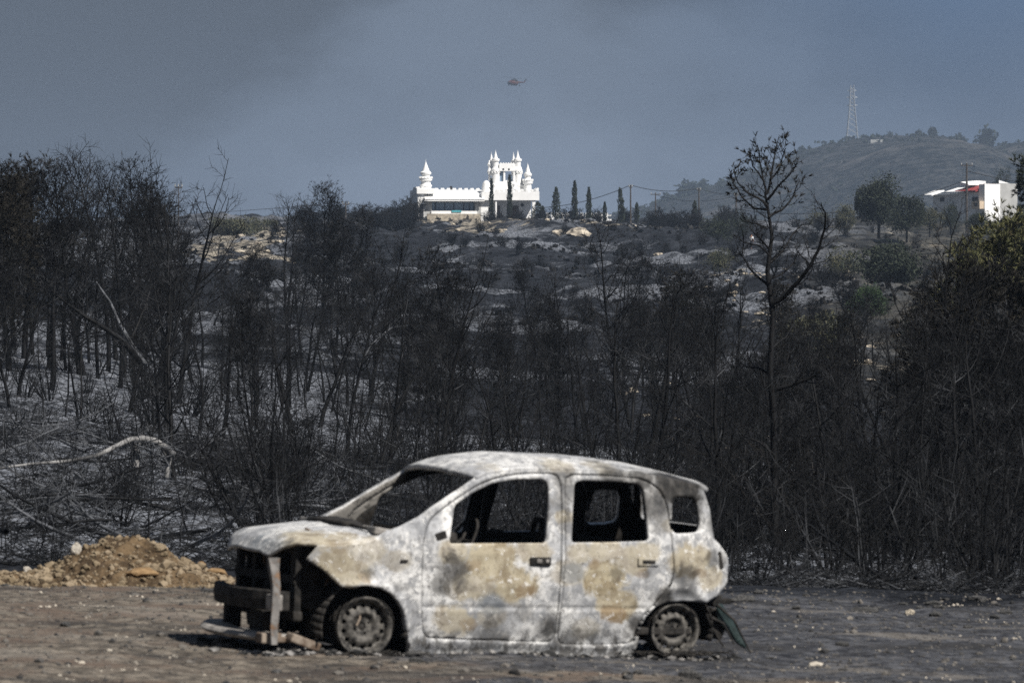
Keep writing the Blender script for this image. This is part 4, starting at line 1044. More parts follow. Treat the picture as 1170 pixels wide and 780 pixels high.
# ---- helicopter
def build_heli():
    Y0 = 3400.0; k = Y0 / F
    MO = simple("orange_red_paint", (0.11, 0.035, 0.025), (0.075, 0.028, 0.022), .4, .5)
    MD = simple("dark_grey_paint", (0.03, 0.032, 0.036), (0.045, 0.045, 0.05), .5, .6)
    root = empty("helicopter", at(590, 93, Y0)); root.rotation_euler = (R(0), R(6), R(0)); root.scale = (1, 1, 1)
    tag(root, "dark orange heavy-lift helicopter flying nose left above the villa", "helicopter")
    u = k
    def ell(name, c, s, mat, seg=16):
        bm = bmesh.new(); bmesh.ops.create_uvsphere(bm, u_segments=seg, v_segments=10, radius=1)
        for v in bm.verts:
            x, y, z = v.co; f = 1 - .18 * max(0, -x) ** 2 * (1 if z > 0 else .3)
            v.co = Vector((c[0] * u + x * s[0] * u, c[1] * u + y * s[1] * u, c[2] * u + z * s[2] * u * f))
        return bm_obj(name, bm, mat, root, True)
    fus = ell("fuselage", (-3.4, 0, -2.2), (6.2, 2.3, 2.9), MO)
    ell("cockpit_glass", (-7.6, 0, -2.8), (2.4, 1.9, 1.9), MD)
    ell("engine_housing", (-2.2, 0, .9), (4.0, 1.6, 1.3), MD)
    ell("water_tank", (-2.4, 0, -4.2), (4.2, 1.7, 1.2), MD)
    t = Tubes(); t.add([(0, 0, -1.2 * u), (5 * u, 0, -.9 * u), (9.4 * u, 0, -.5 * u)], [1.3 * u, .85 * u, .55 * u], 10)
    t.add([(8.9 * u, 0, -.5 * u), (9.8 * u, 0, 1.4 * u), (11.0 * u, 0, 3.0 * u)], [.7 * u, .6 * u, .42 * u], 8)
    t.add([(10.4 * u, -1.6 * u, 3.0 * u), (10.4 * u, 1.6 * u, 3.0 * u)], [.3 * u, .3 * u], 6)
    link("tail_boom", t.mesh("tail_boom"), MO, root)
    t = Tubes(); t.add([(-2.4 * u, 0, 1.0 * u), (-2.4 * u, 0, 3.2 * u)], [.5 * u, .45 * u], 8); link("rotor_mast", t.mesh("rotor_mast"), MD, root)
    for i in range(6):
        a = 2 * math.pi * (i + .25) / 6; bm = bmesh.new()
        bm_box(bm, (6.2 * u, 0, 0), (11.6 * u, .62 * u, .10 * u), bevel=.02 * u)
        o = bm_obj("rotor_blade", bm, MD, root); o.location = (-2.4 * u, 0, 3.0 * u); o.rotation_euler = (0, R(-2), a)
    for i in range(4):
        bm = bmesh.new(); bm_box(bm, (1.3 * u, 0, 0), (2.6 * u, .1 * u, .3 * u)); o = bm_obj("tail_rotor_blade", bm, MD, root); o.location = (11.0 * u, -.7 * u, 2.9 * u); o.rotation_euler = (0, math.pi / 2 * i + .5, 0)
    for (x, y, z) in ((-5.2, -2.6, -5.2), (-5.2, 2.6, -5.2), (-8.2, 0, -5.4)):
        t = Tubes(); t.add([(x * u + .6 * u, y * .4 * u, -3.4 * u), (x * u, y * u, z * u)], [.25 * u, .22 * u], 6); lg = link("landing_leg", t.mesh("landing_leg"), MD, root)
        bm = bmesh.new(); bm_lathe(bm, [(.1 * u, -.25 * u), (.7 * u, -.22 * u), (.75 * u, 0), (.7 * u, .22 * u), (.1 * u, .25 * u)], (x * u, y * u, z * u), 14, 'Y'); bm_obj("landing_wheel", bm, MD, lg)
    t = Tubes(); t.add([(3.6 * u, .3 * u, -1.8 * u), (4.0 * u, .3 * u, -4.2 * u)], [.14 * u, .14 * u], 5); link("snorkel_hose", t.mesh("snorkel_hose"), MD, root)
    bm = bmesh.new(); bm_lathe(bm, [(.1 * u, -.8 * u), (.8 * u, -.5 * u), (.8 * u, .5 * u), (.1 * u, .8 * u)], (4.1 * u, .3 * u, -4.9 * u), 12); bm_obj("snorkel_head", bm, MD, root)
build_heli()
# ------------------------------------------------------------------ vegetation
def bark_mat(name, a, b, grey=0.0):
    n = NT(name); f = n.noise(3.5, 6, .65, stretch=(1, 1, .35)); r = n.rand()
    c = n.mix(n.rng(f, .35, .65), a, b)
    if grey: c = n.mix(n.op('MULTIPLY', n.rng(n.noise(1.1, 4, .6), .52, .66), grey), c, (0.11, 0.115, 0.125))
    return n.done(c, .65, f, .6, .02, .15)
M_CHAR = bark_mat("charred_bark", (.0032, .0033, .0036), (.0105, .0107, .0118))
M_TWIG = bark_mat("charred_twigs", (.0018, .0020, .0024), (.0072, .0076, .0087), .38)
M_TWIG_BROWN = bark_mat("scorched_brown_twigs", (.0045, .0042, .004), (.0135, .012, .0108), .2)
M_ASHWOOD = bark_mat("ash_grey_wood", (.045, .045, .046), (.25, .245, .24))
M_GREYWOOD = bark_mat("grey_dead_wood", (.022, .0235, .026), (.105, .11, .12))
def leaf_mat(name, a, b, c=None, scale=.9):
    n = NT(name); f = n.noise(scale, 3, .6); g = n.noise(scale * 9, 2)
    k = n.mix(n.rng(f, .38, .62), a, b)
    if c: k = n.mix(n.rng(g, .55, .65, 0, .7), k, c)
    return n.done(k, .75, spec=.2)
M_SCORCH = leaf_mat("scorched_needles", (.0065, .0062, .0052), (.020, .0175, .013))
M_CYP = leaf_mat("dark_cypress_foliage", (.014, .021, .016), (.034, .044, .030), (.05, .045, .028))
M_GREEN = leaf_mat("dark_green_foliage", (.010, .015, .010), (.026, .034, .020), (.034, .032, .022))
M_PINE = leaf_mat("olive_pine_needles", (.042, .048, .020), (.115, .115, .052), (.12, .095, .055))
M_OLIVE = leaf_mat("dry_olive_foliage", (.035, .040, .024), (.078, .078, .046), (.10, .085, .055))
M_BUSH = leaf_mat("bright_green_bush", (.016, .032, .012), (.036, .058, .022))

def rv(r):
    v = Vector((r.gauss(0, 1), r.gauss(0, 1), r.gauss(0, 1))); return v.normalized()
def grow_line(r, p, d, L, n, wob, up):
    pts = [p.copy()]; d = d.normalized()
    for i in range(n):
        d = (d + rv(r) * wob + Vector((0, 0, up))).normalized(); p = p + d * (L / n); pts.append(p.copy())
    return pts
def add_line(T, pts, r0, r1, sides):
    T.add([tuple(p) for p in pts], np.linspace(r0, r1, len(pts)), sides)
def limb(T, r, pts, r0, nsub, Lsub, ntw, Ltw, rtw=.0045, up=.1, leaf=None, start=.25, up2=.12):
    """side branches and twigs along a polyline"""
    n = len(pts) - 1
    for k in range(nsub):
        f = start + (1 - start) * (k + r.random()) / nsub; f = min(f, .999)
        i = int(f * n); q = pts[i].lerp(pts[i + 1], f * n - i); d = (pts[i + 1] - pts[i]).normalized()
        side = d.cross(rv(r)).normalized(); dd = (d * r.uniform(.4, 1.1) + side).normalized()
        L = Lsub * r.uniform(.55, 1.2) * (1.15 - .6 * f)
        sp = grow_line(r, q, dd, L, 4, .22, up); add_line(T, sp, max(r0 * .42 * (1 - .5 * f), rtw * 1.2), rtw * .9, 4 if r0 > .03 else 3)
        for j in range(ntw):
            g = .15 + .85 * (j + r.random()) / ntw; g = min(g, .999); i2 = int(g * 4); q2 = sp[i2].lerp(sp[i2 + 1], g * 4 - i2); d2 = (sp[i2 + 1] - sp[i2]).normalized()
            s2 = d2.cross(rv(r)).normalized(); tw = grow_line(r, q2, (d2 * r.uniform(.5, 1.2) + s2), Ltw * r.uniform(.5, 1.3), 2, .2, up2)
            add_line(T, tw, rtw, rtw * .5, 3)
            if leaf: leaf(tw[-1], (tw[-1] - tw[0]).normalized(), r)
        if leaf: leaf(sp[-1], (sp[-1] - sp[-2]).normalized(), r)

def pine_mesh(seed, h=5.0, r0=.085, cb=.25, nbr=30, spread=.34, nsub=6, ntw=5, Lsub=.5, Ltw=.26, lean=.05, up=.14, leaf=None, fork=False, rtw=.0048):
    r = random.Random(seed); TT = Tubes(); TC = Tubes()
    p = Vector((0, 0, -.35)); d = Vector((r.gauss(0, lean), r.gauss(0, lean), 1)); tr = grow_line(r, p, d, h + .35, 12, .05 + lean * .5, .03)
    k = h / (tr[-1].z + .001); tr = [Vector((q.x, q.y, q.z * (k if q.z > 0 else 1))) for q in tr]
    TT.add([tuple(q) for q in tr], r0 * np.array([1.25, 1.0] + list(np.linspace(.95, .12, 11))), 8)
    lf = (lambda q, dd, rr: leaf(TC, q, dd, rr)) if leaf else None
    for i in range(nbr):
        f = cb + (.99 - cb) * (i + r.random()) / nbr; f = min(f, .995); j = int(f * 12); q = tr[j].lerp(tr[j + 1], f * 12 - j)
        az = i * 2.4 + r.gauss(0, .5); g = (f - cb) / (1 - cb); el = r.gauss(.15 + .65 * g, .22)
        prof = (.45 + .9 * g) if g < .5 else (1.0 - 1.25 * (g - .5))
        L = spread * h * max(prof, .16) * r.uniform(.6, 1.15)
        dd = Vector((math.cos(az) * math.cos(el), math.sin(az) * math.cos(el), math.sin(el)))
        bp = grow_line(r, q, dd, L, 6, .16, up); rb = r0 * (.42 - .25 * f) * r.uniform(.7, 1.1)
        add_line(TC, bp, rb, .006, 5)
        ns = max(3, int(nsub * (L / (spread * h)) * 1.3 + .5))
        limb(TC, r, bp, rb, ns, Lsub, ntw, Ltw, rtw, up * .7, lf)
    return TT, TC
def shrub_mesh(seed, h=1.8, nst=9, spread=.55, nsub=6, ntw=5, rtw=.004, wob=.10, r0=.022, up=.10):
    r = random.Random(seed); T = Tubes(); S_ = Tubes()
    for i in range(nst):
        az = i * 2.4 + r.gauss(0, .4); t = abs(r.gauss(spread, .25)); d = Vector((math.cos(az) * t, math.sin(az) * t, 1))
        L = h * r.uniform(.6, 1.1); p = Vector((math.cos(az) * .06, math.sin(az) * .06, -.15))
        st = grow_line(r, p, d, L, 7, wob, up); rr = r0 * r.uniform(.6, 1.15); add_line(T, st, rr, .005, 5); add_line(S_, st[:3], rr * 1.12, rr * .9, 6)
        limb(T, r, st, rr, nsub, h * .32, ntw, h * .14, rtw, .06)
    return S_, T
def tuft(n=7, L=.10, w=.008):
    def f(T, q, d, r):
        for _ in range(n):
            a = (d * 1.1 + rv(r) * .7).normalized(); s = a.cross(rv(r)).normalized() * w; e = q + a * L * r.uniform(.6, 1.2)
            T.quad(tuple(q - s), tuple(q + s), tuple(e + s * .4), tuple(e - s * .4))
    return f

def part_tree(name, tt, tc, m1, m2, label=None, cat="tree", group=None, n1="trunk", n2="crown"):
    root = empty(name)
    link(n1, tt.mesh(n1) if isinstance(tt, Tubes) else tt, m1, root); link(n2, tc.mesh(n2) if isinstance(tc, Tubes) else tc, m2, root)
    tag(root, label, cat, group); return root

rg = random.Random(2024)
# prototypes -------------------------------------------------------------
P_TALL = [dict(seed=s, h=5.0, nbr=30, spread=.27, nsub=6, ntw=4, cb=.20, lean=.05, rtw=.0042, r0=.058) for s in (1, 2, 3, 4, 5)]
P_SNAG = [dict(seed=s, h=3.4, nbr=6, spread=.22, nsub=3, ntw=2, cb=.35, lean=.09, r0=.07) for s in (51, 52, 53)]
P_OPEN = [dict(seed=s, h=4.2, nbr=18, spread=.46, nsub=6, ntw=5, cb=.14, lean=.14, r0=.062, rtw=.0042) for s in (11, 12, 13, 14, 15)]
P_DENSE = [dict(seed=s, h=4.6, nbr=42, spread=.33, nsub=8, ntw=6, cb=.14, lean=.06, r0=.06, leaf=tuft(4, .11, .006)) for s in (21, 22)]
P_POLE = [dict(seed=s, h=3.6, nbr=13, spread=.20, nsub=5, ntw=4, cb=.22, lean=.13, r0=.026, rtw=.0038) for s in (31, 32, 33)]
P_SCORCH = [dict(seed=s, h=4.4, nbr=34, spread=.32, nsub=8, ntw=6, cb=.22, lean=.04, r0=.08, leaf=tuft(9, .13, .009)) for s in (41, 42)]
protos = {}
def get(kind, i):
    key = (kind, i)
    if key not in protos:
        spec = dict(tall=P_TALL, open=P_OPEN, dense=P_DENSE, pole=P_POLE, snag=P_SNAG, scorch=P_SCORCH)[kind]
        sp = dict(spec[i % len(spec)]); tt, tc = pine_mesh(**sp)
        m2 = {"scorch": M_SCORCH, "dense": M_TWIG}.get(kind, M_TWIG)
        a = tt.mesh("trunk"); a.materials.append(M_CHAR); b = tc.mesh("crown"); b.materials.append(m2)
        protos[key] = (a, b, sp["h"])
    return protos[key]
NAMES = dict(tall="burnt_pine", open="burnt_pine", dense="burnt_pine", pole="burnt_sapling", snag="burnt_snag", scorch="scorched_pine")
def put(kind, i, px, Y, h, label, group, tilt=0.05, cat="tree", wide=1.0, dz=0.0):
    a, b, h0 = get(kind, i); root = empty(NAMES[kind], gpt(px, Y, dz)); s = h / h0
    root.rotation_euler = (rg.gauss(0, tilt), rg.gauss(0, tilt), rg.uniform(0, 6.28)); root.scale = (s * wide, s * wide, s)
    for nm, me in (("trunk", a), ("crown", b)): o = bpy.data.objects.new(nm, me); COL.objects.link(o); o.parent = root
    tag(root, label, cat, group); return root
SKY = np.array([(-200, 205), (0, 222), (40, 198), (70, 190), (125, 190), (165, 212), (205, 218), (228, 250), (248, 282), (300, 278), (330, 242), (350, 260), (385, 245), (425, 262), (445, 285), (500, 300), (515, 268), (540, 310), (600, 300), (640, 305), (700, 285), (735, 270), (760, 315), (820, 312), (850, 330), (930, 322), (1000, 342), (1060, 300), (1100, 285), (1170, 240), (1400, 220)], float)
def sky(px): return float(np.interp(px, SKY[:, 0], SKY[:, 1]))
def fill(n, x0, x1, Y0, Y1, kinds, lo, hi, label, group, hmax=6.2, hmin=1.6, tilt=.085, bias=1.0, avoid=()):
    for q in range(n):
        px = x0 + (x1 - x0) * ((q + rg.random()) / n); Y = Y0 + (Y1 - Y0) * rg.random() ** bias
        h = (gpy(px, Y) - sky(px)) / F * Y * rg.uniform(lo, hi); h = min(max(h, hmin), hmax)
        kd = rg.choice(kinds)
        if Y < 71 and 846 < px < 922: px = 846 - rg.uniform(5, 40) if px < 884 else 922 + rg.uniform(5, 40)
        put(kd, rg.randrange(5), px, Y, h, label, group, tilt)

G_L, G_C, G_R = "bare burnt pines of the left stand", "bare burnt pines in the hollow behind the car", "bare burnt pines of the right-hand wood"
lab_l = "bare charred pine in the dense black stand on the left slope"
lab_c = "bare charred pine in the black hollow between the car and the villa's ridge"
lab_r = "bare charred pine in the dark wood to the right of the burnt-out car"
# left stand against the sky
for px, ytop, Y, kd in ((38, 200, 150, 'tall'), (55, 188, 142, 'tall'), (70, 194, 148, 'tall'), (98, 205, 140, 'dense'), (122, 184, 145, 'tall'), (135, 202, 135, 'tall'), (160, 210, 150, 'dense'),
                        (178, 216, 140, 'open'), (200, 222, 132, 'open'), (12, 214, 138, 'scorch'), (28, 212, 146, 'scorch'), (-12, 216, 150, 'scorch'), (85, 214, 160, 'tall'), (150, 226, 165, 'dense')):
    put(kd, rg.randrange(4), px, Y, (gpy(px, Y) - ytop) / F * Y, lab_l if kd != 'scorch' else "burnt pine with rust-black needles at the left edge of the frame", G_L if kd != 'scorch' else "scorched pines at the left edge", .03)
fill(22, -60, 225, 112, 175, ['tall', 'open', 'dense', 'tall', 'snag'], .62, .98, lab_l, G_L, 7.0)
fill(7, -40, 240, 92, 120, ['open', 'pole', 'pole', 'open'], .3, .6, lab_l, G_L, 4.2)
# tongue of trees towards the ridge
fill(16, 225, 460, 180, 330, ['tall', 'dense', 'open'], .6, .98, lab_c, G_C, 6.5)
fill(46, 60, 820, 80, 150, ['pole', 'pole', 'open'], .3, .75, "thin leaning charred sapling in the black hollow", "thin burnt saplings in the hollow", 3.6, 1.2, .12)
fill(22, 230, 760, 120, 190, ['open', 'tall', 'dense'], .5, .95, lab_c, G_C, 6.0)
fill(24, 250, 780, 75, 125, ['open', 'open', 'tall', 'pole', 'snag'], .35, .8, lab_c, G_C, 4.4)
fill(46, 240, 860, 85, 190, ['open', 'dense', 'open', 'tall'], .3, .8, lab_c, G_C, 4.6)
fill(34, 800, 1190, 62, 150, ['open', 'dense', 'open'], .3, .72, lab_r, G_R, 4.2)
fill(22, 430, 850, 200, 380, ['dense', 'tall', 'open'], .45, .95, lab_c, G_C, 5.0)
fill(18, 760, 1180, 130, 240, ['dense', 'open', 'tall', 'scorch'], .55, .95, lab_r, G_R, 6.0)
fill(24, 760, 1190, 75, 130, ['open', 'open', 'tall', 'dense', 'snag'], .55, .95, lab_r, G_R, 5.2)
fill(20, 820, 1190, 55, 78, ['open', 'pole', 'pole', 'open'], .4, .8, lab_r, G_R, 3.6)
fill(13, -420, -60, 60, 165, ['open', 'tall', 'pole', 'dense'], .5, .9, lab_l, G_L, 5.5)
fill(13, 1195, 1520, 58, 150, ['open', 'tall', 'pole', 'dense'], .5, .9, lab_r, G_R, 5.0)
# trees that can be told apart
def special(kind, i, px, ytop, Y, label, tilt=0.02, wide=1.0):
    return put(kind, i, px, Y, (gpy(px, Y) - ytop) / F * Y, label, None, tilt, wide=wide)
special('open', 1, 502, 320, 92, "charred pine with a thick double stem left of the car's roof, below the villa")
special('dense', 0, 516, 300, 140, "round-headed black pine in the hollow straight below the villa")
special('tall', 2, 722, 262, 150, "tallest thin charred pine rising above the hollow right of the villa")
special('open', 0, 745, 330, 88, "forked charred pine in the hollow right of the car's roof")
special('open', 2, 818, 350, 66, "low-branched charred tree standing just left of the tall pine's trunk")
special('tall', 0, 1072, 268, 84, "tall thin burnt pine with a wispy top before the green pines at right")
special('open', 1, 962, 400, 72, "charred tree with crooked limbs between the tall pine and the green bush")
special('tall', 3, 330, 238, 190, "slender burnt pine breaking the skyline left of the villa")
special('dense', 1, 366, 240, 260, "dark burnt pine on the skyline beside the left power pole")
special('open', 2, 194, 230, 110, "straight-trunked burnt tree at the right end of the left stand", .01)
special('tall', 1, 246, 246, 330, "single burnt pine before the pale outcrop on the left ridge")

# the tall pine on the right, drawn from its own skeleton
def hero_pine():
    Y = 70.0; r = random.Random(77); base = gpt(885, Y)
    root = empty("tall_burnt_pine", base); tag(root, "tallest burnt pine, its bare crown with dead needle tufts standing against the sky", "tree")
    def W_(px, py, dy=0.0): v = at(px, py, Y + dy); v = Vector((v.x, v.y, v.z)); return v - base
    TT = Tubes(); TC = Tubes(); TN = Tubes()
    tr = [W_(886, 660), W_(886, 636), W_(885, 590), W_(885, 540), W_(883, 480), W_(882, 420), W_(882, 360), W_(880, 310), W_(878, 270), W_(876.5, 240), W_(877, 220)]
    tr[0].z = -.4
    tr = [p if i < 2 else p + Vector((r.gauss(0, .02), r.gauss(0, .04), 0)) for i, p in enumerate(tr)]
    TT.add([tuple(p) for p in tr], [.10, .078, .062, .055, .052, .046, .041, .034, .026, .021, .016], 10)
    link("trunk", TT.mesh("trunk"), M_CHAR, root)
    tf = tuft(6, .075, .0075)
    leaf = lambda q, d, rr: tf(TN, q, d, rr)
    def br(pts, r0, dy, nsub, Lsub, ntw, Ltw, lf=None, start=.2):
        P = [W_(px, py, dy * i / (len(pts) - 1)) for i, (px, py) in enumerate(pts)]
        Q = [P[0]]
        for a, b in zip(P, P[1:]): Q.append(a.lerp(b, .5) + rv(r) * .012); Q.append(b)
        add_line(TC, Q, r0, max(.006, r0 * .25), 6); limb(TC, r, Q, r0 * .8, nsub, Lsub, ntw, Ltw, .004, .16, lf, start)
    # crown: candelabra of upturned twigs with tufts
    crown = [([(879, 292), (866, 280), (850, 277), (838, 268)], .014, -.3), ([(880, 318), (895, 312), (908, 300), (913, 286)], .014, .3), ([(877, 262), (866, 256), (852, 252), (846, 240)], .013, .2), ([(877, 236), (866, 226), (852, 219), (843, 209), (839, 194)], .022, -.2), ([(876, 222), (872, 205), (868, 185), (866, 168)], .02, .15), ([(877, 221), (881, 200), (885, 178), (890, 156)], .022, .1),
             ([(877, 228), (888, 214), (900, 202), (911, 186)], .02, -.25), ([(878, 248), (893, 240), (906, 225), (914, 205)], .02, .3), ([(877, 240), (862, 238), (848, 226), (838, 210), (836, 198)], .018, .3),
             ([(881, 205), (891, 192), (897, 172)], .013, .2), ([(871, 205), (860, 190), (856, 178)], .013, -.2)]
    for k_, (pts, r0, dy) in enumerate(crown): br(pts, r0, dy, 7, .28, 2 if k_ > 2 else 3, .12, leaf if k_ > 2 else None)
    # great limb sweeping up to the right, ending in a hooked tip
    br([(882, 347), (896, 339), (912, 322), (926, 304), (936, 284), (942, 262), (943, 243), (938, 232)], .036, -.5, 12, .5, 4, .22)
    br([(926, 304), (915, 292), (908, 280)], .014, .2, 5, .3, 3, .18)
    br([(881, 330), (868, 318), (856, 306), (848, 292), (850, 270)], .022, .4, 8, .4, 4, .2)
    br([(880, 300), (893, 288), (905, 268), (918, 255)], .02, .4, 8, .35, 4, .18)
    br([(879, 285), (868, 272), (858, 262)], .015, -.3, 6, .3, 4, .16)
    br([(884, 446), (905, 440), (928, 431), (946, 420), (958, 408)], .036, -.3, 11, .5, 4, .24)
    br([(883, 430), (866, 420), (850, 418), (838, 405)], .022, .5, 8, .45, 4, .24)
    br([(882, 398), (898, 385), (908, 368)], .016, .5, 7, .4, 4, .2)
    br([(885, 520), (868, 505), (850, 498), (835, 480)], .022, -.3, 9, .5, 4, .24)
    br([(885, 560), (905, 548), (925, 545), (940, 530)], .02, .4, 9, .5, 4, .24)
    br([(885, 590), (870, 585), (852, 588), (836, 596)], .016, -.3, 8, .4, 4, .22); br([(885, 600), (902, 596), (920, 580)], .014, .3, 8, .4, 4, .22)
    limb(TC, r, tr, .03, 46, .55, 4, .2, .004, .05, None, .12, .05)
    link("crown", TC.mesh("crown"), M_CHAR, root); link("needle_tufts", TN.mesh("needle_tufts"), M_SCORCH, root)
hero_pine()

# leaning and fallen trunks on the left slope
def bent_trunk(name, pts, Y, r0, mat, label, cat, dyspan=0.0, twigs=8, r1=.02, Lsub=.6, ground=None):
    r = random.Random(hash(pts[0]) % 9999); b = gpt(pts[0][0], Y); root = empty(name, b); tag(root, label, cat)
    P = [at(px, py, Y + dyspan * i / max(1, len(pts) - 1)) - b for i, (px, py) in enumerate(pts)]; Q = [P[0]]
    for a, c in zip(P, P[1:]): Q.append(a.lerp(c, .5) + rv(r) * r0 * .25); Q.append(c)
    T = Tubes(); T.add([tuple(Q[0] + (Q[0] - Q[1]) * .02)] + [tuple(q) for q in Q] + [tuple(Q[-1] + (Q[-1] - Q[-2]) * .02)], [.005] + list(np.linspace(r0, r1, len(Q))) + [.003], 8); link("trunk", T.mesh("trunk"), mat, root)
    if twigs:
        TC = Tubes(); limb(TC, r, Q, r0 * .6, twigs, Lsub, 5, .3, .005, .05); link("branches", TC.mesh("branches"), M_TWIG, root)
    return root, b
bent_trunk("leaning_burnt_tree", [(166, 416), (152, 396), (138, 372), (126, 345), (110, 322)], 112, .06, M_GREYWOOD, "grey scorched trunk leaning to the left in the left stand", "tree", 1.0, 12)
bent_trunk("leaning_burnt_tree", [(160, 414), (140, 388), (112, 370), (84, 352), (66, 338)], 110, .075, M_CHAR, "black trunk fallen steeply against the leaning grey one", "tree", -1.0, 12)
bent_trunk("leaning_burnt_tree", [(145, 396), (156, 374), (166, 350), (172, 330)], 116, .05, M_CHAR, "thin black stem leaning to the right across the left stand", "tree", .8, 9)
root, b = bent_trunk("fallen_tree", [(-8, 536), (35, 530), (75, 527), (108, 521), (122, 515), (136, 508), (150, 501.5), (163, 500.5), (178, 504), (189, 511), (197, 519)], 74, .018, M_ASHWOOD, "pale ash-grey fallen trunk with a hooked end lying across the left slope", "fallen tree", 1.5, 0, .062)
T = Tubes(); pp = [at(px, py, 75.3) - b for px, py in ((157, 502), (154, 512), (155, 528), (152, 548))]; T.add([tuple(p) for p in pp], [.065, .06, .055, .05], 8)
pp = [at(px, py, 75.6) - b for px, py in ((186, 510), (193, 525), (190, 545))]; T.add([tuple(p) for p in pp], [.06, .045, .035], 8); link("stub", T.mesh("stub"), M_ASHWOOD, root)
TC = Tubes(); rr = random.Random(5)
limb(TC, rr, [at(px, py, 75) - b for px, py in ((110, 521), (150, 502), (190, 512))], .04, 16, .7, 5, .3, .006, -.06); link("branches", TC.mesh("branches"), M_GREYWOOD, root)
bent_trunk("crooked_limb", [(409, 442), (412, 416), (424, 394), (438, 382), (448, 374)], 100, .022, M_GREYWOOD, "thin grey bough curving up to the right above the car's bonnet", "branch", 1, 7)

# small fallen branches, ash coloured, on the left slope and in the hollow
rb = random.Random(31)
bmeshes = []
for s in range(5):
    T = Tubes(); r = random.Random(400 + s); L = grow_line(r, Vector((-.9, 0, .05)), Vector((1, .15, .06)), 1.9, 7, .16, .0); add_line(T, L, .028, .008, 6); limb(T, r, L, .02, 9, .55, 4, .22, .005, .06); me = T.mesh("fallen_branch"); me.materials.append(M_GREYWOOD if s % 2 else M_TWIG); bmeshes.append(me)
for q in range(150):
    px = rb.uniform(-20, 420) if q < 116 else rb.uniform(420, 1170); Y = rb.uniform(52, 105) if q < 116 else rb.uniform(50, 80)
    o = bpy.data.objects.new("fallen_branch", bmeshes[q % 5 if px < 420 else (q % 3) * 2]); COL.objects.link(o); o.location = gpt(px, Y, .04); o.rotation_euler = (rb.uniform(-.2, .2), rb.uniform(-.25, .15), rb.uniform(0, 6.28)); s = rb.uniform(.5, 1.25); o.scale = (s, s, s)
    tag(o, "fallen dead branch lying in the ash among the burnt brush", "branch", "fallen branches in the ash")

# burnt shrubs ------------------------------------------------------------
SH = []
for s in range(6):
    a, b = shrub_mesh(600 + s, 1.7, 8 + s % 3 * 2, .42 + .12 * (s % 3), 6, 4, .0042, .12 if s < 3 else .2)
    a = a.mesh("root_stems"); a.materials.append(M_CHAR); b = b.mesh("branches"); b.materials.append(M_TWIG_BROWN if s == 4 else M_TWIG); SH.append((a, b))
def shrub(px, Y, h, label, group, k=None):
    if Y < 71 and 850 < px < 920: h *= .45
    a, b = SH[rg.randrange(6) if k is None else k]; root = empty("burnt_shrub", gpt(px, Y)); s = h / 1.7; root.scale = (s * rg.uniform(.85, 1.3), s * rg.uniform(.85, 1.3), s); root.rotation_euler = (rg.gauss(0, .08), rg.gauss(0, .08), rg.uniform(0, 6.28))
    for nm, me in (("root_stems", a), ("branches", b)): o = bpy.data.objects.new(nm, me); COL.objects.link(o); o.parent = root
    tag(root, label, "shrub", group)
for q in range(30): shrub(rg.uniform(-20, 330), rg.uniform(54, 115), rg.uniform(.4, 1.1), "leafless black shrub on the ash of the left slope", "burnt shrubs on the left slope")
for q in range(26): shrub(rg.uniform(-20, 280), rg.uniform(104, 150), rg.uniform(.8, 1.6), "leafless black shrub among the trunks of the left stand", "burnt shrubs under the left stand")
for q in range(48): shrub(rg.uniform(290, 820), rg.uniform(52, 120), rg.uniform(.7, 1.8), "leafless black shrub in the hollow right behind the burnt-out car", "burnt shrubs behind the car")
for q in range(56): shrub(rg.uniform(800, 1190), rg.uniform(51, 105), rg.uniform(.8, 2.0), "leafless black shrub along the wood edge right of the car", "burnt shrubs at the right-hand wood edge")
shrub(62, 47.5, .62, "small forked black sapling stump before the dirt mound at far left", None, 1)
shrub(300, 60, 2.3, "wide vase-shaped black shrub just left of the car's windscreen", None, 2)

# standing stems and twigs that read as one mass
def undergrowth():
    r = random.Random(88); T = Tubes(); G = np.random.default_rng(3)
    N = 2300
    px = G.uniform(-60, 1230, N); Y = 49.5 + 90 * G.random(N) ** 1.5; x = (px - 585) / F * Y; z = ground_z(x, Y)
    for i in range(N):
        if px[i] < 300 and r.random() < .7 or (850 < px[i] < 920 and Y[i] < 70 and r.random() < .7): continue
        h = .2 + 1.5 * r.random() ** 1.8 * (1.0 if px[i] > 300 else .7); p = Vector((x[i], Y[i], z[i] - .05)); L = grow_line(r, p, Vector((r.gauss(0, .28), r.gauss(0, .28), 1)), h, 4, .12, .02)
        add_line(T, L, .0085 * r.uniform(.6, 1.5), .003, 3)
        for k in range(r.randrange(3, 9)):
            j = r.randrange(1, 4); q = L[j].lerp(L[j + 1], r.random()); add_line(T, grow_line(r, q, Vector((r.gauss(0, .6), r.gauss(0, .6), r.uniform(.1, .9))), h * r.uniform(.2, .5), 3, .2, .05), .0045, .002, 3)
    o = link("burnt_undergrowth", T.mesh("burnt_undergrowth"), M_TWIG); tag(o, kind="stuff")
    # litter of twigs lying in the ash
    for nm, N, mm, up in (("twig_litter", 5200, M_GREYWOOD, .25), ("charred_litter", 15000, M_TWIG, .5)):
     T = Tubes()
     px = G.uniform(-40, 1210, N); Y = 47.0 + 75 * G.random(N) ** 1.4; x = (px - 585) / F * Y; z = ground_z(x, Y)
     for i in range(N):
        a = r.uniform(0, 6.28); L = r.uniform(.1, .6); p = Vector((x[i], Y[i], z[i] + .01)); add_line(T, grow_line(r, p, Vector((math.cos(a), math.sin(a), r.uniform(-.02, up))), L, 3, .2, 0), .006, .003, 3)
     o = link(nm, T.mesh(nm), mm); tag(o, kind="stuff")
undergrowth()

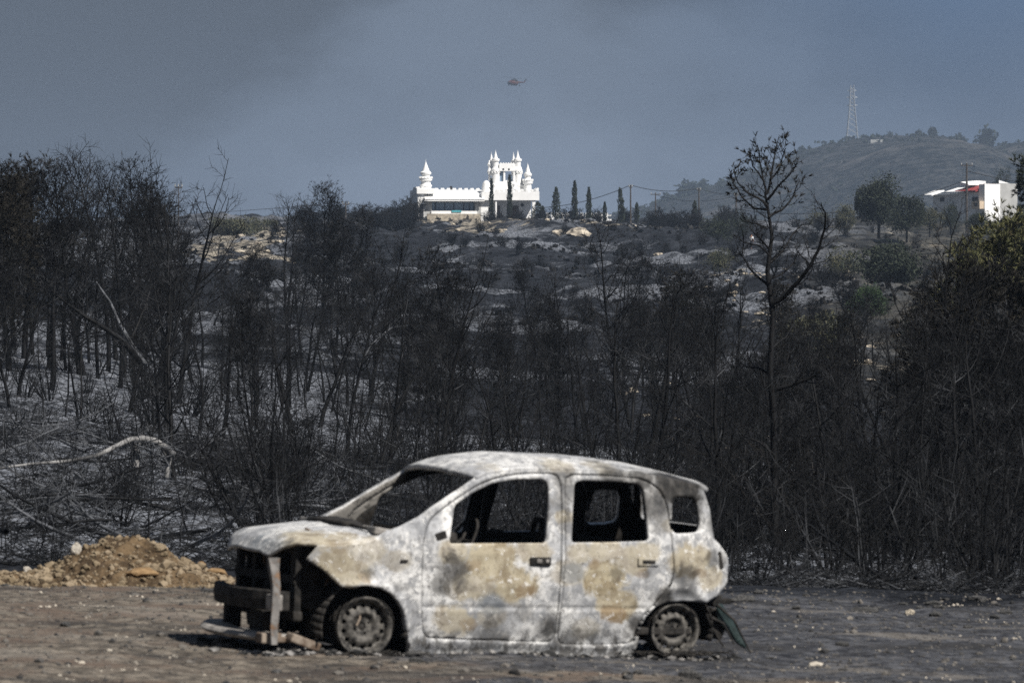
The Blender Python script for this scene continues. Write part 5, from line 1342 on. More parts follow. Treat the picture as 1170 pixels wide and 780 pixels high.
# ------------------------------------------------------------------ leafy plants
def crown_mesh(seed, rx, ry, rz, n, leaf, clumps=26, hollow=.35, flat=0.0):
    """leaf-sized faces gathered in clumps through the volume of a crown; base at z=0"""
    G = np.random.default_rng(seed); V = []
    d = G.normal(size=(clumps, 3)); d /= np.linalg.norm(d, axis=1, keepdims=True); c = d * (hollow + (1 - hollow) * G.random((clumps, 1)) ** .5) * .82
    per = max(4, n // clumps)
    for k in range(clumps):
        s = G.uniform(.16, .42); p = c[k] + G.normal(size=(per, 3)) * s * .55
        V.append(p)
    kk = int(n * .15); dd = G.normal(size=(kk, 3)); dd /= np.linalg.norm(dd, axis=1, keepdims=True); V.append(dd * (.25 + .72 * G.random((kk, 1)) ** .6))
    p = np.concatenate(V); p[:, 2] = np.where(p[:, 2] < 0, p[:, 2] * .9 + .0, p[:, 2]); L = np.linalg.norm(p, axis=1); p = p[L < 1.12]
    p = p * (1 + .30 * np.sin(p[:, :1] * 3.1 + seed) * np.cos(p[:, 1:2] * 2.7 + p[:, 2:3] * 3.7 + seed * 2.1)) * np.array([rx, ry, rz]) + np.array([0, 0, rz * (1 - flat)])
    a = G.normal(size=p.shape); a /= np.linalg.norm(a, axis=1, keepdims=True); b = np.cross(a, G.normal(size=p.shape)); b /= np.linalg.norm(b, axis=1, keepdims=True)
    s = leaf * G.uniform(.6, 1.4, (len(p), 1)); q = np.stack([p - a * s - b * s * .45, p + a * s - b * s * .45, p + a * s + b * s * .45, p - a * s + b * s * .45], 1).reshape(-1, 3)
    return mesh_np("crown", q, np.arange(len(q)).reshape(-1, 4))
def stem_mesh(h, r, n=3, seed=0):
    T = Tubes(); rr = random.Random(seed)
    T.add([(0, 0, -.4), (rr.gauss(0, .03) * h, 0, h * .5), (rr.gauss(0, .04) * h, 0, h)], [r * 1.2, r, r * .4], 7)
    for k in range(n): a = k * 2.4; T.add([(0, 0, h * .35), (math.cos(a) * h * .25, math.sin(a) * h * .25, h * .75)], [r * .5, r * .2], 5)
    return T.mesh("trunk")
def leafy(name, px, ytop, ybase, w, Y, mat, label, cat="tree", group=None, n=2600, leaf=None, seed=1, clumps=30, trunk=.12, hollow=.3):
    n = int(n * 2.4); clumps = int(clumps * 1.7)
    if Y < 600:
        lo, hi = 60.0, 790.0
        for _ in range(40):
            mid = (lo + hi) / 2
            if gpy(px, mid) > ybase: lo = mid
            else: hi = mid
        Y = lo
    k = Y / F; b = at(px, ybase, Y); b.z = min(b.z, gz(b.x, b.y) + .2); H = at(px, ytop, Y).z - b.z
    root = empty(name, b); th = H * trunk; cr = crown_mesh(seed, w * k / 2, w * k / 2, (H - th) / 2, n, leaf or w * k * .016, clumps, hollow)
    o = link("crown", cr, mat, root); o.location = (0, 0, th); link("trunk", stem_mesh(H * .6, max(.03, H * .022), 4, seed), M_CHAR, root)
    tag(root, label, cat, group); return root
leafy("green_tree", 1004, 201, 263, 56, 640, M_GREEN, "large round dark green tree left of the white house", n=5200, seed=3, clumps=46)
leafy("green_tree", 1036, 222, 266, 50, 630, M_GREEN, "lower dark green tree between the round tree and the white house", n=3400, seed=4, clumps=34)
leafy("grey_tree", 966, 228, 268, 34, 650, M_OLIVE, "grey-green tree left of the large round tree", n=1800, seed=5)
leafy("grey_tree", 1062, 236, 264, 34, 720, M_OLIVE, "dusty bush-like tree before the white house's shaded front", n=1800, seed=6)
leafy("green_tree", 1086, 232, 262, 30, 730, M_GREEN, "dark tree standing at the foot of the utility pole", n=1800, seed=8, trunk=.1)
leafy("green_tree", 1120, 240, 262, 36, 640, M_GREEN, "dark low tree before the lit end wall of the white house", n=2000, seed=9, trunk=.1)
leafy("green_tree", 1144, 186, 250, 26, 960, M_GREEN, "dark tree rising behind the white house", n=1800, seed=10, trunk=.15)
leafy("grey_tree", 935, 238, 268, 30, 560, M_OLIVE, "thin grey-green tree right of the tall burnt pine", n=900, seed=11, hollow=.6)
leafy("grey_tree", 846, 238, 270, 26, 600, M_GREEN, "dark tree just left of the tall burnt pine on the ridge", n=1200, seed=12)
leafy("grey_tree", 820, 246, 272, 40, 620, M_GREEN, "dark scorched tree mass right of the last ridge pole", n=1500, seed=13)
leafy("green_bush", 992, 326, 368, 46, 215, M_BUSH, "bright green rounded bush that escaped the fire on the right slope", "shrub", n=4200, seed=14, trunk=.02, clumps=40)
leafy("olive_bush", 926, 356, 420, 88, 175, M_OLIVE, "dry olive-coloured bush behind the tall pine's trunk", "shrub", n=2600, seed=15, trunk=.05, hollow=.5)
leafy("dark_bush", 1056, 352, 400, 56, 190, M_GREEN, "blue-green dark bush right of the bright green one", "shrub", n=3200, seed=16, trunk=.05)
leafy("dark_bush", 1015, 278, 330, 86, 330, M_GREEN, "broad dark thicket bush on the terraces above the bright green bush", "shrub", n=3600, seed=17, trunk=.02)
leafy("dark_bush", 965, 282, 322, 46, 320, M_OLIVE, "brownish thicket bush left of the broad dark one", "shrub", n=1600, seed=18, trunk=.02, hollow=.5)
leafy("dark_bush", 1108, 276, 300, 34, 330, M_GREEN, "small rounded dark bush on the terrace below the white house", "shrub", n=1500, seed=19, trunk=.02)
leafy("dark_bush", 822, 282, 312, 36, 420, M_OLIVE, "scorched brown bush above the pale rock steps", "shrub", n=1300, seed=20, trunk=.02)
leafy("green_tree", 265, 246, 274, 64, 560, M_OLIVE, "olive-green tree clump on the skyline at the left ridge", n=2400, seed=21, trunk=.05)
leafy("green_tree", 298, 248, 272, 40, 580, M_OLIVE, "thinner grey-green clump right of the left ridge's olive tree", n=800, seed=22, hollow=.6)
# green pines at the right edge
def needle_pine(px, Y, h, label, mat, seed, nbr=44, spread=.36, leafn=13, L=.15, w=.010):
    r = random.Random(seed); TT, TC = pine_mesh(seed, h, .10, .14, nbr, spread, 9, 6, .5, .24, .04, .10)
    # needles: rebuilt along the twigs
    TN = Tubes(); tf = tuft(leafn, L, w)
    TT2, TC2 = pine_mesh(seed, h, .10, .14, nbr, spread, 9, 6, .5, .24, .04, .10, leaf=lambda T, q, d, rr: tf(TN, q, d, r))
    root = empty("green_pine", gpt(px, Y)); link("trunk", TT.mesh("trunk"), M_CHAR, root); link("crown", TN.mesh("crown"), mat, root); link("limbs", TC.mesh("limbs"), M_CHAR, root)
    top = list(TT.g.values())[0][0][0][-1]; root.location.x -= top[0] * .75; root.location.z = gz(root.location.x, Y)
    tag(root, label, "tree"); return root
def hpx(px, ytop, Y): return (gpy(px, Y) - ytop) / F * Y
needle_pine(1160, 118, hpx(1160, 278, 118), "green and yellow pine at the right edge of the frame, its foliage spared", M_PINE, 71)
needle_pine(1122, 126, hpx(1122, 300, 126), "olive-green pine left of the yellowest pine at the right edge", M_PINE, 72)
needle_pine(1150, 105, hpx(1150, 345, 105), "dark scorched pine standing before the green pines at the right edge", M_SCORCH, 73, 46, .42, 14, .16, .011)
needle_pine(1105, 98, hpx(1105, 345, 98), "dark scorched pine with a low broad head near the right edge", M_SCORCH, 74, 44, .42, 12, .16, .010)
needle_pine(1196, 96, hpx(1196, 330, 96), "black-green pine cut off by the right edge of the frame", M_SCORCH, 75, 44, .42, 14, .16, .011)
needle_pine(1187, 210, hpx(1187, 196, 210), "dark green conifer at the right edge, overlapping the white house", M_GREEN, 76, 44, .17, 14, .20, .014)
needle_pine(1166, 205, hpx(1166, 250, 205), "smaller dark green conifer beside the one overlapping the white house", M_GREEN, 77, 40, .20, 13, .18, .013)

# cypresses and burnt hedge on the ridge
def cypress(px, ytop, ybase, wpx, Y, label, seed, mat=M_CYP, lean=0.0):
    k = Y / F; b = at(px, ybase, Y); H = (ybase - ytop) * k; G = np.random.default_rng(seed); n = 900
    f = G.random(n) ** .85; prof = np.interp(f, [0, .1, .35, .7, .9, 1], [.45, .85, 1, .75, .4, .06]) * (1 + .35 * np.sin(f * 23 + seed) * G.random(n))
    a = G.random(n) * 6.283; rad = wpx * k / 2 * prof * G.random(n) ** .4
    p = np.stack([rad * np.cos(a) + lean * H * f, rad * np.sin(a), f * H], 1)
    d = np.stack([np.cos(a) * .35, np.sin(a) * .35, np.ones(n)], 1) + G.normal(size=(n, 3)) * .22; d /= np.linalg.norm(d, axis=1, keepdims=True); s = np.cross(d, G.normal(size=(n, 3))); s /= np.linalg.norm(s, axis=1, keepdims=True)
    L = G.uniform(.18, .42, (n, 1)) * max(.5, H / 6); q = np.stack([p - s * .06, p + s * .06, p + d * L + s * .03, p + d * L - s * .03], 1).reshape(-1, 3)
    root = empty("cypress", b); link("crown", mesh_np("crown", q, np.arange(len(q)).reshape(-1, 4)), mat, root); link("trunk", stem_mesh(H * .7, .09, 0, seed), M_CHAR, root); tag(root, label, "tree")
for a in ((561.5, 206, 254, 4.6, 795, "slim dark cypress before the villa's middle wall", 1), (582.2, 201, 254, 5.4, 795, "slim dark cypress before the villa's gate towers", 2), (656.5, 208, 253.5, 6.4, 790, "tallest column cypress right of the villa", 3),
          (672.8, 215, 253.5, 6.2, 790, "pointed cypress just right of the tallest column one", 4), (691, 231, 253.5, 5, 790, "small short cypress midway between the villa and the ridge pole", 5), (710.6, 216, 254, 8, 790, "broad cypress standing just left of the tall ridge pole", 6, M_CYP, -.06), (727.5, 232, 254, 6, 790, "short pointed cypress just right of the tall ridge pole", 7),
          (793.8, 230, 258, 7, 790, "cypress on the skyline just left of the last ridge pole", 8), (635.4, 215, 252, 10, 790, "ragged half-burnt cypress nearest to the villa's right corner", 9), (614.5, 231, 254, 15, 792, "dark bushy cypress against the villa's right corner", 10), (620, 236, 254, 7, 791, "small dark cypress touching the bushy one by the villa", 12)): cypress(*a)
# low white garden wall seen between the hedge plants
bm = bmesh.new(); k = 806 / F
for i in range(14):
    x = (620 + i * 5.6 - 585) * k; bm_box(bm, (x, 806, at(0, 249.2, 806).z), (.5, .25, 1.7), bevel=.05)
bm_box(bm, ((658 - 585) * k, 806.02, at(0, 253.2, 806).z), (11.4, .18, .8), bevel=.03)
bm_box(bm, ((658 - 585) * k, 806.05, at(0, 246.2, 806).z), (11.4, .12, .14), bevel=.03)
tag(bm_obj("garden_wall", bm, M_WHITE), "low white openwork garden wall showing between the burnt hedge plants right of the villa", "wall")
HB = []
for s in range(3):
    a, b = shrub_mesh(700 + s, 1.7, 11, .38, 7, 6, .012, .16, .03); T = Tubes()
    for src in (a, b):
        for kk, v in src.g.items(): T.g.setdefault(kk, []).extend(v)
    me = T.mesh("ridge_shrub"); me.materials.append(M_TWIG_BROWN if s == 1 else M_TWIG); HB.append(me)
def ridge(px, Y, h, label, group, zoff=0.0, ybase=None):
    if 846 < px < 870 and Y < 560: px += 26
    o = bpy.data.objects.new("ridge_shrub", HB[rg.randrange(3)]); COL.objects.link(o); o.location = gpt(px, Y) if ybase is None else at(px, ybase, Y); s = h / 1.6; o.scale = (s * rg.uniform(.9, 1.4), s * rg.uniform(.9, 1.4), s); o.rotation_euler = (0, 0, rg.uniform(0, 6.28)); tag(o, label, "shrub", group)
for q in range(20): ridge(rg.uniform(612, 720), rg.uniform(786, 802), rg.uniform(1.1, 2.6), "burnt hedge plant in the row before the white garden wall", "burnt hedge right of the villa", ybase=254.5)
for q in range(16): ridge(rg.uniform(545, 612), rg.uniform(786, 794), rg.uniform(.9, 2.0), "bare burnt bush at the foot of the villa's front wall", "burnt bushes at the villa's foot", ybase=255)
for q in range(30): ridge(rg.uniform(722, 860), rg.uniform(700, 800), rg.uniform(1.5, 3.6), "burnt bush on the skyline right of the tall ridge pole", "burnt bushes on the right of the ridge")
for q in range(46): ridge(rg.uniform(335, 474), rg.uniform(640, 800), rg.uniform(1.8, 3.6), "burnt bush on the dark skyline left of the villa", "burnt bushes on the left of the ridge")
for q in range(90): ridge(rg.uniform(300, 900), rg.uniform(400, 770), rg.uniform(.7, 2.2), "small burnt bush dotting the ash slope under the villa", "burnt bushes on the ash slope")
for q in range(60): ridge(rg.uniform(850, 1190), rg.uniform(300, 760), rg.uniform(.8, 2.6), "small burnt bush on the terraces below the white house", "burnt bushes on the terraces")
# trees on the crest of the far hill
for q, (px, h) in enumerate(((1065, 9), (1095, 10), (1100, 8), (1128, 15), (1124, 10), (748, 9), (760, 12), (771, 10), (786, 16), (781, 14), (792, 12), (800, 13), (915, 8), (1050, 6))):
    Y = 3480.0; zt = hill_top(px)
    T = crown_mesh(900 + q, h * .42, h * .42, h * .5, 420, h * .085, 30, .05); o = link("hill_tree", T, M_GREEN); o.location = ((px - 585) / F * Y, Y, zt - 1.0 - (2 if px < 900 else 0))
    tag(o, "hazy tree on the crest of the far hill" if px > 900 else "hazy tree on the low shoulder of the far hill behind the ridge poles", "tree", "trees on the far hill's crest" if px > 900 else "trees on the far hill's shoulder")

# low scrub that reads as a mottled mass: on the far hill and over the ridge slopes
def scrub(name, N, place, size, leaves, mat, seed):
    G = np.random.default_rng(seed); P = place(G, N); n = len(P); s = size(G, n, P)
    d = G.normal(size=(n, leaves, 3)); d /= np.linalg.norm(d, axis=2, keepdims=True); d[..., 2] = np.abs(d[..., 2]) * .9
    c = P[:, None] + d * s[:, None, None] * G.uniform(.3, 1, (n, leaves, 1)); c = c.reshape(-1, 3); ss = np.repeat(s, leaves)[:, None] * G.uniform(.25, .5, (n * leaves, 1))
    a = G.normal(size=c.shape); a /= np.linalg.norm(a, axis=1, keepdims=True); b = np.cross(a, G.normal(size=c.shape)); b /= np.linalg.norm(b, axis=1, keepdims=True)
    q = np.stack([c - a * ss - b * ss * .6, c + a * ss - b * ss * .6, c + a * ss + b * ss * .6, c - a * ss + b * ss * .6], 1).reshape(-1, 3)
    o = link(name, mesh_np(name, q, np.arange(len(q)).reshape(-1, 4)), mat); tag(o, kind="stuff")
hill_ob = bpy.data.objects["hill"]
def on_hill(G, N):
    V = np.empty(len(hill_ob.data.vertices) * 3, np.float32); hill_ob.data.vertices.foreach_get("co", V); V = V.reshape(-1, 3)
    V = V[(V[:, 1] < 3560) & (V[:, 2] > 0) & (V[:, 0] < 1500)]; w = np.clip(.35 + 1.6 * fbm(V[:, 0] * .008, V[:, 1] * .006, 91, 4), .02, 1.5); i = G.choice(len(V), N, p=w / w.sum()); return V[i] + G.normal(size=(N, 3)) * np.array([5, 8, .2])
scrub("hill_scrub", 5200, on_hill, lambda G, n, P: G.uniform(.8, 2.5, n), 12, M_GREEN, 5)
def on_ridge(G, N):
    px = G.uniform(200, 1200, N * 3); Y = 300 + 490 * G.random(N * 3) ** .8; x = (px - 585) / F * Y
    k = (fbm(x * .06, Y * .03, 95, 4) + G.normal(size=N * 3) * .12) > .02; k &= ~((np.abs(px - 858) < 9) & (Y < 575)); x, Y = x[k][:N], Y[k][:N]; return np.stack([x, Y, ground_z(x, Y)], 1)
scrub("ridge_scrub", 2600, on_ridge, lambda G, n, P: G.uniform(.12, .55, n), 10, M_TWIG_BROWN, 6)
# ------------------------------------------------------------------ mound, rocks, person, fence, gravel
def build_mound():
    n = NT("ochre_earth"); a = n.noise(4, 6, .65); b = n.noise(22, 5, .65); v = n.voronoi(16)
    c = n.mix(n.rng(a, .38, .62), (.052, .036, .022), (.135, .094, .054)); c = n.mix(n.rng(b, .52, .66), c, (.05, .036, .024)); c = n.mix(n.op('MULTIPLY', n.rng(v, .12, .05), .6), c, (.38, .33, .25))
    m = n.done(c, .95, n.op('ADD', n.op('MULTIPLY', b, .6), n.op('MULTIPLY', v, .5)), .9, .05, .1)
    prof = np.array([(-60, 5), (0, 8), (25, 10), (60, 20), (82, 42), (100, 54), (122, 63), (140, 64), (165, 58), (190, 46), (212, 38), (238, 26), (256, 10), (272, 0)], float)
    Yc = 43.6; x = np.linspace(-5.2, -2.30, 230); dy = np.linspace(-.95, 1.2, 120); Xg, Dg = np.meshgrid(x, dy); px = 585 + F * Xg / Yc
    top = np.interp(px.ravel(), prof[:, 0], prof[:, 1]).reshape(px.shape) / F * Yc * .86
    w = np.where(Dg < 0, np.clip(1 + Dg / .95, 0, 1), np.clip(1 - Dg / 1.2, 0, 1)); w = w ** .85
    G = ground_z(Xg.ravel(), (Yc + Dg).ravel()).reshape(Xg.shape)
    hgt = top * w * (1 + .55 * fbm(Xg * 2.2, Dg * 2.4, 5, 4)) + np.clip(w * 4, 0, 1) * (.05 * fbm(Xg * 8, Dg * 8, 8, 4, .6) + .012 * vnoise(Xg * 40, Dg * 40, 3))
    Z = G + hgt - .02
    V = np.stack([Xg, Yc + Dg, Z], -1).reshape(-1, 3); nr, nc = Xg.shape; i = np.arange(nr - 1)[:, None] * nc + np.arange(nc - 1)[None]
    o = link("dirt_mound", mesh_np("dirt_mound", V, np.stack([i, i + 1, i + nc + 1, i + nc], -1).reshape(-1, 4), smooth=True), m)
    tag(o, "mound of ochre earth and rubble on the edge of the dirt left of the car", "mound")
    def mz(xx, yy):
        ix = np.clip(np.searchsorted(x, xx) - 1, 0, nc - 2); iy = np.clip(np.searchsorted(dy, yy - Yc) - 1, 0, nr - 2); return float(Z[iy, ix])
    # stones that lie on it
    mo = simple("ochre_rock", (.16, .10, .05), (.25, .165, .085), 3, .95, .6, .03); mg = simple("grey_pale_rock", (.30, .27, .23), (.40, .37, .32), 4, .95, .6, .03); mt = simple("tan_rock", (.15, .115, .072), (.24, .19, .13), 4, .95, .6, .03)
    rocks = [(248, 631, 26, 12, mo, "flat orange slab of rock at the right end of the mound"), (88, 627, 18, 17, mg, "pale grey tilted boulder on the left shoulder of the mound"), (117, 618, 11, 9, mt, "light tan stone near the top of the mound"),
             (165, 655, 44, 14, mo, "low broad ochre boulder at the foot of the mound"), (150, 654, 20, 10, mg, "greyish stone beside the broad ochre boulder"), (182, 618, 22, 12, mt, "grey-tan rock on the right flank of the mound"), (210, 637, 18, 12, mt, "split tan rock low on the right flank of the mound"),
             (231, 645, 12, 12, mo, "small ochre block below the flat orange slab"), (30, 632, 14, 12, mg, "grey rock on the low berm left of the mound"), (192, 634, 9, 8, mg, "small grey stone in the middle of the mound's right flank"), (126, 633, 7, 4, mg, "small white stone on the mound's face"), (141, 632, 7, 3, simple("white_stone", (.5, .48, .45)), "flat whitish stone on the mound's face"), (6, 632, 16, 6, mt, "flat tan stone at the left frame edge of the berm")]
    for k, (px_, py, w_, h_, mm, lab) in enumerate(rocks):
        # find the spot on the mound that shows at this pixel
        best = None
        for yy in np.linspace(Yc - .92, Yc + .6, 60):
            xx = (px_ - 585) / F * yy; pz = mz(xx, yy); e = abs(HOR + F * (CAM_H - pz) / yy - py)
            if best is None or e < best[0] - .5: best = (e, xx, yy, pz)
        me = rock_mesh("rock", 50 + k, .22, 3, 1.0, 9); o = link("rock", me, mm); s = best[2] / F * .5; o.scale = (w_ * s, w_ * s * .8, h_ * s * 1.15); o.location = (best[1], best[2], best[3]); o.rotation_euler = (0, (-.35 if k == 1 else rg.uniform(-.2, .2)), rg.uniform(-.5, .5)); tag(o, lab, "rock")
    # clods
    G_ = np.random.default_rng(11); protos_ = [rock_mesh("c", 80 + q, .3, 1, .8, 5) for q in range(5)]
    PV = [np.array([v.co[:] for v in p.vertices]) for p in protos_]; PF = [np.array([f.vertices[:] for f in p.polygons]) for p in protos_]
    VV, FF, base = [], [], 0
    for q in range(1500):
        xx = G_.uniform(-4.9, -2.42); yy = Yc + G_.uniform(-1.0, .5); s = abs(G_.normal(0, .014)) + .007
        if G_.random() < .04: s *= 2.2
        kq = q % 5; a = G_.uniform(0, 6.28); c_, s_ = math.cos(a), math.sin(a); v = PV[kq] * s * G_.uniform(.7, 1.4, 3); v = v @ np.array([[c_, -s_, 0], [s_, c_, 0], [0, 0, 1]]); v = v + np.array([xx, yy, mz(xx, yy) + s * .3]); VV.append(v); FF.append(PF[kq] + base); base += len(v)
    for p in protos_: bpy.data.meshes.remove(p)
    o = link("rubble", mesh_np("rubble", np.concatenate(VV), tris=np.concatenate(FF)), mt); tag(o, kind="stuff")
build_mound()

def build_gravel():
    G_ = np.random.default_rng(21); pr = [rock_mesh("c", 180 + q, .3, 1, .7, 5) for q in range(5)]
    PV = [np.array([v.co[:] for v in p.vertices]) for p in pr]; PF = [np.array([f.vertices[:] for f in p.polygons]) for p in pr]
    n = NT("mixed_gravel"); r_ = n.noise(6, 2); f = n.noise(1.7, 2)
    c = n.mix(n.rng(r_, .40, .60), (.03, .03, .031), (.12, .11, .098)); c = n.mix(n.rng(f, .60, .66), c, (.40, .36, .30))
    m = n.done(c, .95, n.noise(60, 3), .5, .01)
    N = 7000; px = G_.uniform(-40, 1210, N); Y = 31.0 + 14.5 * G_.random(N); X = (px - 585) / F * Y; Z = ground_z(X, Y); VV, FF, base = [], [], 0
    for q in range(N):
        s = abs(G_.normal(0, .0065)) + .004
        if G_.random() < .03: s *= 2.4
        k = q % 5; a = G_.uniform(0, 6.28); c_, s_ = math.cos(a), math.sin(a); v = PV[k] * s * G_.uniform(.7, 1.5, 3); v = v @ np.array([[c_, -s_, 0], [s_, c_, 0], [0, 0, 1]]) + np.array([X[q], Y[q], Z[q] + s * .15]); VV.append(v); FF.append(PF[k] + base); base += len(v)
    for p in pr: bpy.data.meshes.remove(p)
    o = link("gravel", mesh_np("gravel", np.concatenate(VV), tris=np.concatenate(FF)), m); tag(o, kind="stuff")
build_gravel()

M_CLOD = simple("sooty_clod", (.03, .03, .03), (.085, .083, .08), 5, .95, .6, .03)
for k, (px, Y, w, h, lab) in enumerate(((848, 42.6, 34, 11, "low charred log-like clod at the pad's edge right of the car"), (988, 42.0, 34, 9, "flat dark slab of earth on the pad's edge below the wood"), (1040, 42.2, 12, 10, "pale rounded stone on the pad's edge under the right-hand wood"),
                                  (1118, 36.4, 16, 5, "dark clod on the sooty ground at lower right"), (963, 35.0, 10, 5, "small dark lump on the sooty ground right of the car"), (880, 36.2, 12, 4, "low dark lump of soot close to the car's tail"))):
    o = link("earth_clod", rock_mesh("earth_clod", 300 + k, .3, 3, 1, 7), M_CLOD if k != 2 else M_STONE); s = Y / F * .5; o.scale = (w * s, w * s * .7, h * s); o.location = gpt(px, Y, h * s * .3); tag(o, lab, "clod")

rc = random.Random(66); CL = [rock_mesh("earth_clod", 320 + q, .35, 2, .7, 6) for q in range(4)]
for me in CL: me.materials.append(M_CLOD)
for q in range(90):
    px = rc.uniform(300, 1190) if q % 3 else rc.uniform(-10, 1190); Y = rc.uniform(42.0, 44.5) if q % 2 else rc.uniform(31.5, 43)
    o = bpy.data.objects.new("earth_clod", CL[q % 4]); COL.objects.link(o); s = rc.uniform(.02, .055) * (1.7 if q % 11 == 0 else 1); o.scale = (s * rc.uniform(.8, 1.8), s, s * .8); o.location = gpt(px, Y, s * .2); o.rotation_euler = (0, 0, rc.uniform(0, 6.28)); tag(o, "sooty clod of earth scattered over the dirt around the car", "clod", "clods scattered on the dirt")
# pale rocks on the slopes (each where it stands)
M_PALE = NT("pale_limestone"); _f = M_PALE.noise(1.2, 6, .65); M_PALE = M_PALE.done(M_PALE.mix(M_PALE.rng(_f, .4, .62), (.16, .14, .115), (.50, .44, .35)), .95, _f, .7, .2)
RK = [rock_mesh("pale_rock", 400 + q, .35, 3, .75, 9) for q in range(5)]
for me in RK: me.materials.append(M_PALE)
def prock(px, Y, w, h, label, group=None, yrow=None):
    o = bpy.data.objects.new("pale_rock", RK[rg.randrange(5)]); COL.objects.link(o); s = Y / F * .5; o.scale = (w * s, w * s * .8, h * s * 1.2); p = gpt(px, Y, h * s * .35)
    if yrow:
        Ys = np.linspace(560, 795, 300); rows = HOR + F * (CAM_H - ground_z((px - 585) / F * Ys, Ys)) / Ys; Y = float(Ys[np.argmin(np.abs(rows - yrow))]); p = gpt(px, Y, h * s * .15)
    o.location = p; o.rotation_euler = (0, rg.uniform(-.1, .1), rg.uniform(0, 6.28) if w < 30 else rg.uniform(-.3, .3)); tag(o, label, "rock", group)
prock(661, 745, 30, 15, "big warm-coloured boulder on the slope right of the villa", None, 268); prock(640, 748, 24, 15, "twin of the big boulder, its left half in shadow", None, 269); prock(626, 770, 14, 8, "pale rock at the foot of the bushy cypress"); prock(722, 770, 16, 5, "flat pale slab on the ridge just under the tall pole"); prock(742, 740, 16, 5, "flat pale slab lower and right of the tall ridge pole"); prock(757, 700, 18, 3, "thin pale ledge on the ash slope"); prock(752, 600, 12, 8, "lone tan rock halfway down the ash slope")
prock(577, 690, 10, 5, "small tan rock on the slope below the villa's porch"); prock(565, 700, 8, 4, "little pale rock left of the porch rock")
for q in range(34): prock(rg.uniform(808, 925), rg.uniform(330, 460), rg.uniform(5, 13), rg.uniform(2.5, 6), "pale stone of the broken terrace steps behind the tall pine", "pale stones of the terrace steps")
for q in range(30): prock(rg.uniform(476, 640), rg.uniform(660, 778), rg.uniform(4, 13), rg.uniform(2.5, 5.5), "pale rock in the rough ground just below the villa", "rocks below the villa")
for q in range(12): prock(rg.uniform(236, 325), rg.uniform(540, 660), rg.uniform(8, 18), rg.uniform(4, 8), "pale limestone lump in the outcrop on the left ridge", "outcrop stones on the left ridge")
for q in range(14): prock(rg.uniform(700, 900), rg.uniform(130, 230), rg.uniform(7, 14), rg.uniform(4, 9), "greyish stone showing among the burnt trunks", "stones among the burnt trunks")
for q in range(10): prock(rg.uniform(930, 1060), rg.uniform(170, 300), rg.uniform(8, 18), rg.uniform(4, 8), "pale stone on the bank around the bright green bush", "stones on the right bank")

# ---- fence posts and a person on the ash slope
for k, px in enumerate((771, 776.5, 781.5, 787, 790.5, 798, 806)):
    Y = 470 + k * 9; b = gpt(px, Y); T = Tubes(); T.add([(0, 0, -.3), (0, 0, .75), (rg.gauss(0, .03), 0, 1.35)], [.045, .042, .04], 6); o = link("fence_post", T.mesh("fence_post"), M_GREYWOOD); o.location = b; tag(o, "thin grey fence post in the short row on the ash slope", "post", "fence posts on the ash slope")

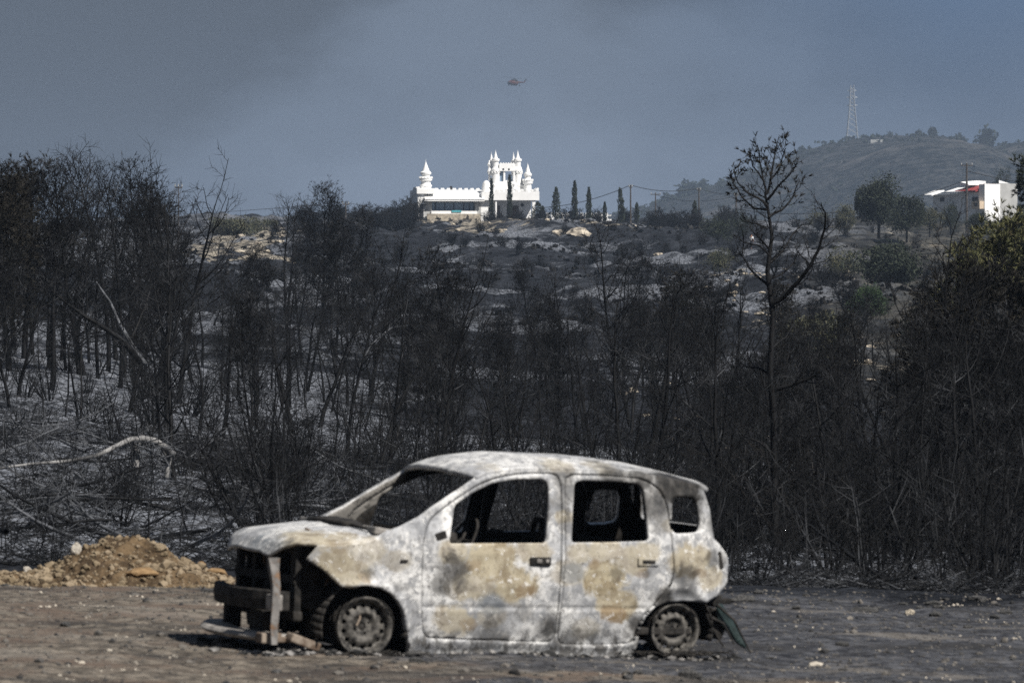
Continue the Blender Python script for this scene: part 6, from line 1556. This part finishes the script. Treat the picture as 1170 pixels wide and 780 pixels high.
def build_person():
    Ys = np.linspace(380, 600, 500); rows = HOR + F * (CAM_H - ground_z((858.5 - 585) / F * Ys, Ys)) / Ys
    seen = rows <= np.minimum.accumulate(rows) + .6; Y = float(Ys[np.argmin(np.abs(rows - 285) + np.where(seen, 0, 50))]); b = gpt(858.5, Y); root = empty("person", b); root.rotation_euler = (0, 0, R(150)); tag(root, "person in a white shirt walking on the far slope behind the tall pine", "person")
    sk = simple("skin", (.35, .20, .14)); sh = simple("white_shirt", (.80, .80, .80)); tr = simple("dark_trousers", (.03, .03, .035)); hr = simple("dark_hair", (.015, .012, .01))
    def skin(name, verts, edges, rad, mat, rt=0):
        me = bpy.data.meshes.new(name); me.from_pydata(verts, edges, []); o = link(name, me, mat, root)
        md = o.modifiers.new("skin", 'SKIN'); ls = me.skin_vertices[0].data
        for i, r in enumerate(rad): ls[i].radius = r if isinstance(r, tuple) else (r, r)
        ls[rt].use_root = True; o.modifiers.new("sub", 'SUBSURF').levels = 1; o.modifiers["sub"].render_levels = 2; return o
    v = [(0, 0, .95), (0, 0, 1.15), (0, 0, 1.38), (0, 0, 1.50), (0, -.01, 1.60), (0, -.02, 1.70), (.19, 0, 1.40), (.24, -.04, 1.14), (.23, -.16, .92), (.23, -.20, .84), (-.19, 0, 1.40), (-.24, .05, 1.14), (-.23, -.02, .90), (-.23, -.04, .82), (.10, 0, .90), (.11, -.12, .50), (.11, -.06, .09), (.11, -.20, .04), (-.10, 0, .90), (-.11, .06, .50), (-.11, .22, .11), (-.11, .12, .04)]
    e = [(0, 1), (1, 2), (2, 3), (3, 4), (4, 5), (2, 6), (6, 7), (7, 8), (8, 9), (2, 10), (10, 11), (11, 12), (12, 13), (0, 14), (14, 15), (15, 16), (16, 17), (0, 18), (18, 19), (19, 20), (20, 21)]
    r = [(.14, .10), (.13, .09), (.16, .10), .055, .085, .09, .06, .045, .035, .035, .06, .045, .035, .035, .085, .06, .042, .035, .085, .06, .042, .035]
    skin("body", v, e, r, sk)
    skin("shirt", [v[0], v[1], v[2], (0, 0, 1.46), v[6], v[7], v[10], v[11]], [(0, 1), (1, 2), (2, 3), (2, 4), (4, 5), (2, 6), (6, 7)], [(.17, .13), (.16, .12), (.185, .125), .07, .08, .065, .08, .065], sh)
    skin("trousers", [v[0], v[14], v[15], v[16], v[18], v[19], v[20]], [(0, 1), (1, 2), (2, 3), (0, 4), (4, 5), (5, 6)], [(.155, .115), .10, .075, .058, .10, .075, .058], tr)
    bm = bmesh.new(); bmesh.ops.create_uvsphere(bm, u_segments=12, v_segments=8, radius=.105)
    for q in bm.verts: q.co = Vector((q.co.x * .85, q.co.y + .012, q.co.z * .9 + 1.68)) if q.co.z > -.02 or q.co.y > .02 else Vector((q.co.x * .6, .02, 1.68))
    bm_obj("hair", bm, hr, root, True)
build_person()

# ------------------------------------------------------------------ air
bm = bmesh.new(); bmesh.ops.create_cube(bm, size=1.0)
X0, X1, Y0, Y1, Z0, Z1 = -4200, 4800, -70, 5200, -48, 185
for v in bm.verts: v.co = Vector((X0 if v.co.x < 0 else X1, Y0 if v.co.y < 0 else Y1, Z0 if v.co.z < 0 else Z1))
hz = bm_obj("haze", bm, None); tag(hz, kind="stuff")
hm = bpy.data.materials.new("smoky_air"); hm.use_nodes = True; nt = hm.node_tree; nt.nodes.clear()
out = nt.nodes.new("ShaderNodeOutputMaterial"); vol = nt.nodes.new("ShaderNodeVolumePrincipled"); vol.inputs["Density"].default_value = 0.00017; vol.inputs["Color"].default_value = (.325, .415, .55, 1); vol.inputs["Anisotropy"].default_value = 0.0
nt.links.new(vol.outputs[0], out.inputs["Volume"]); hz.data.materials.append(hm)
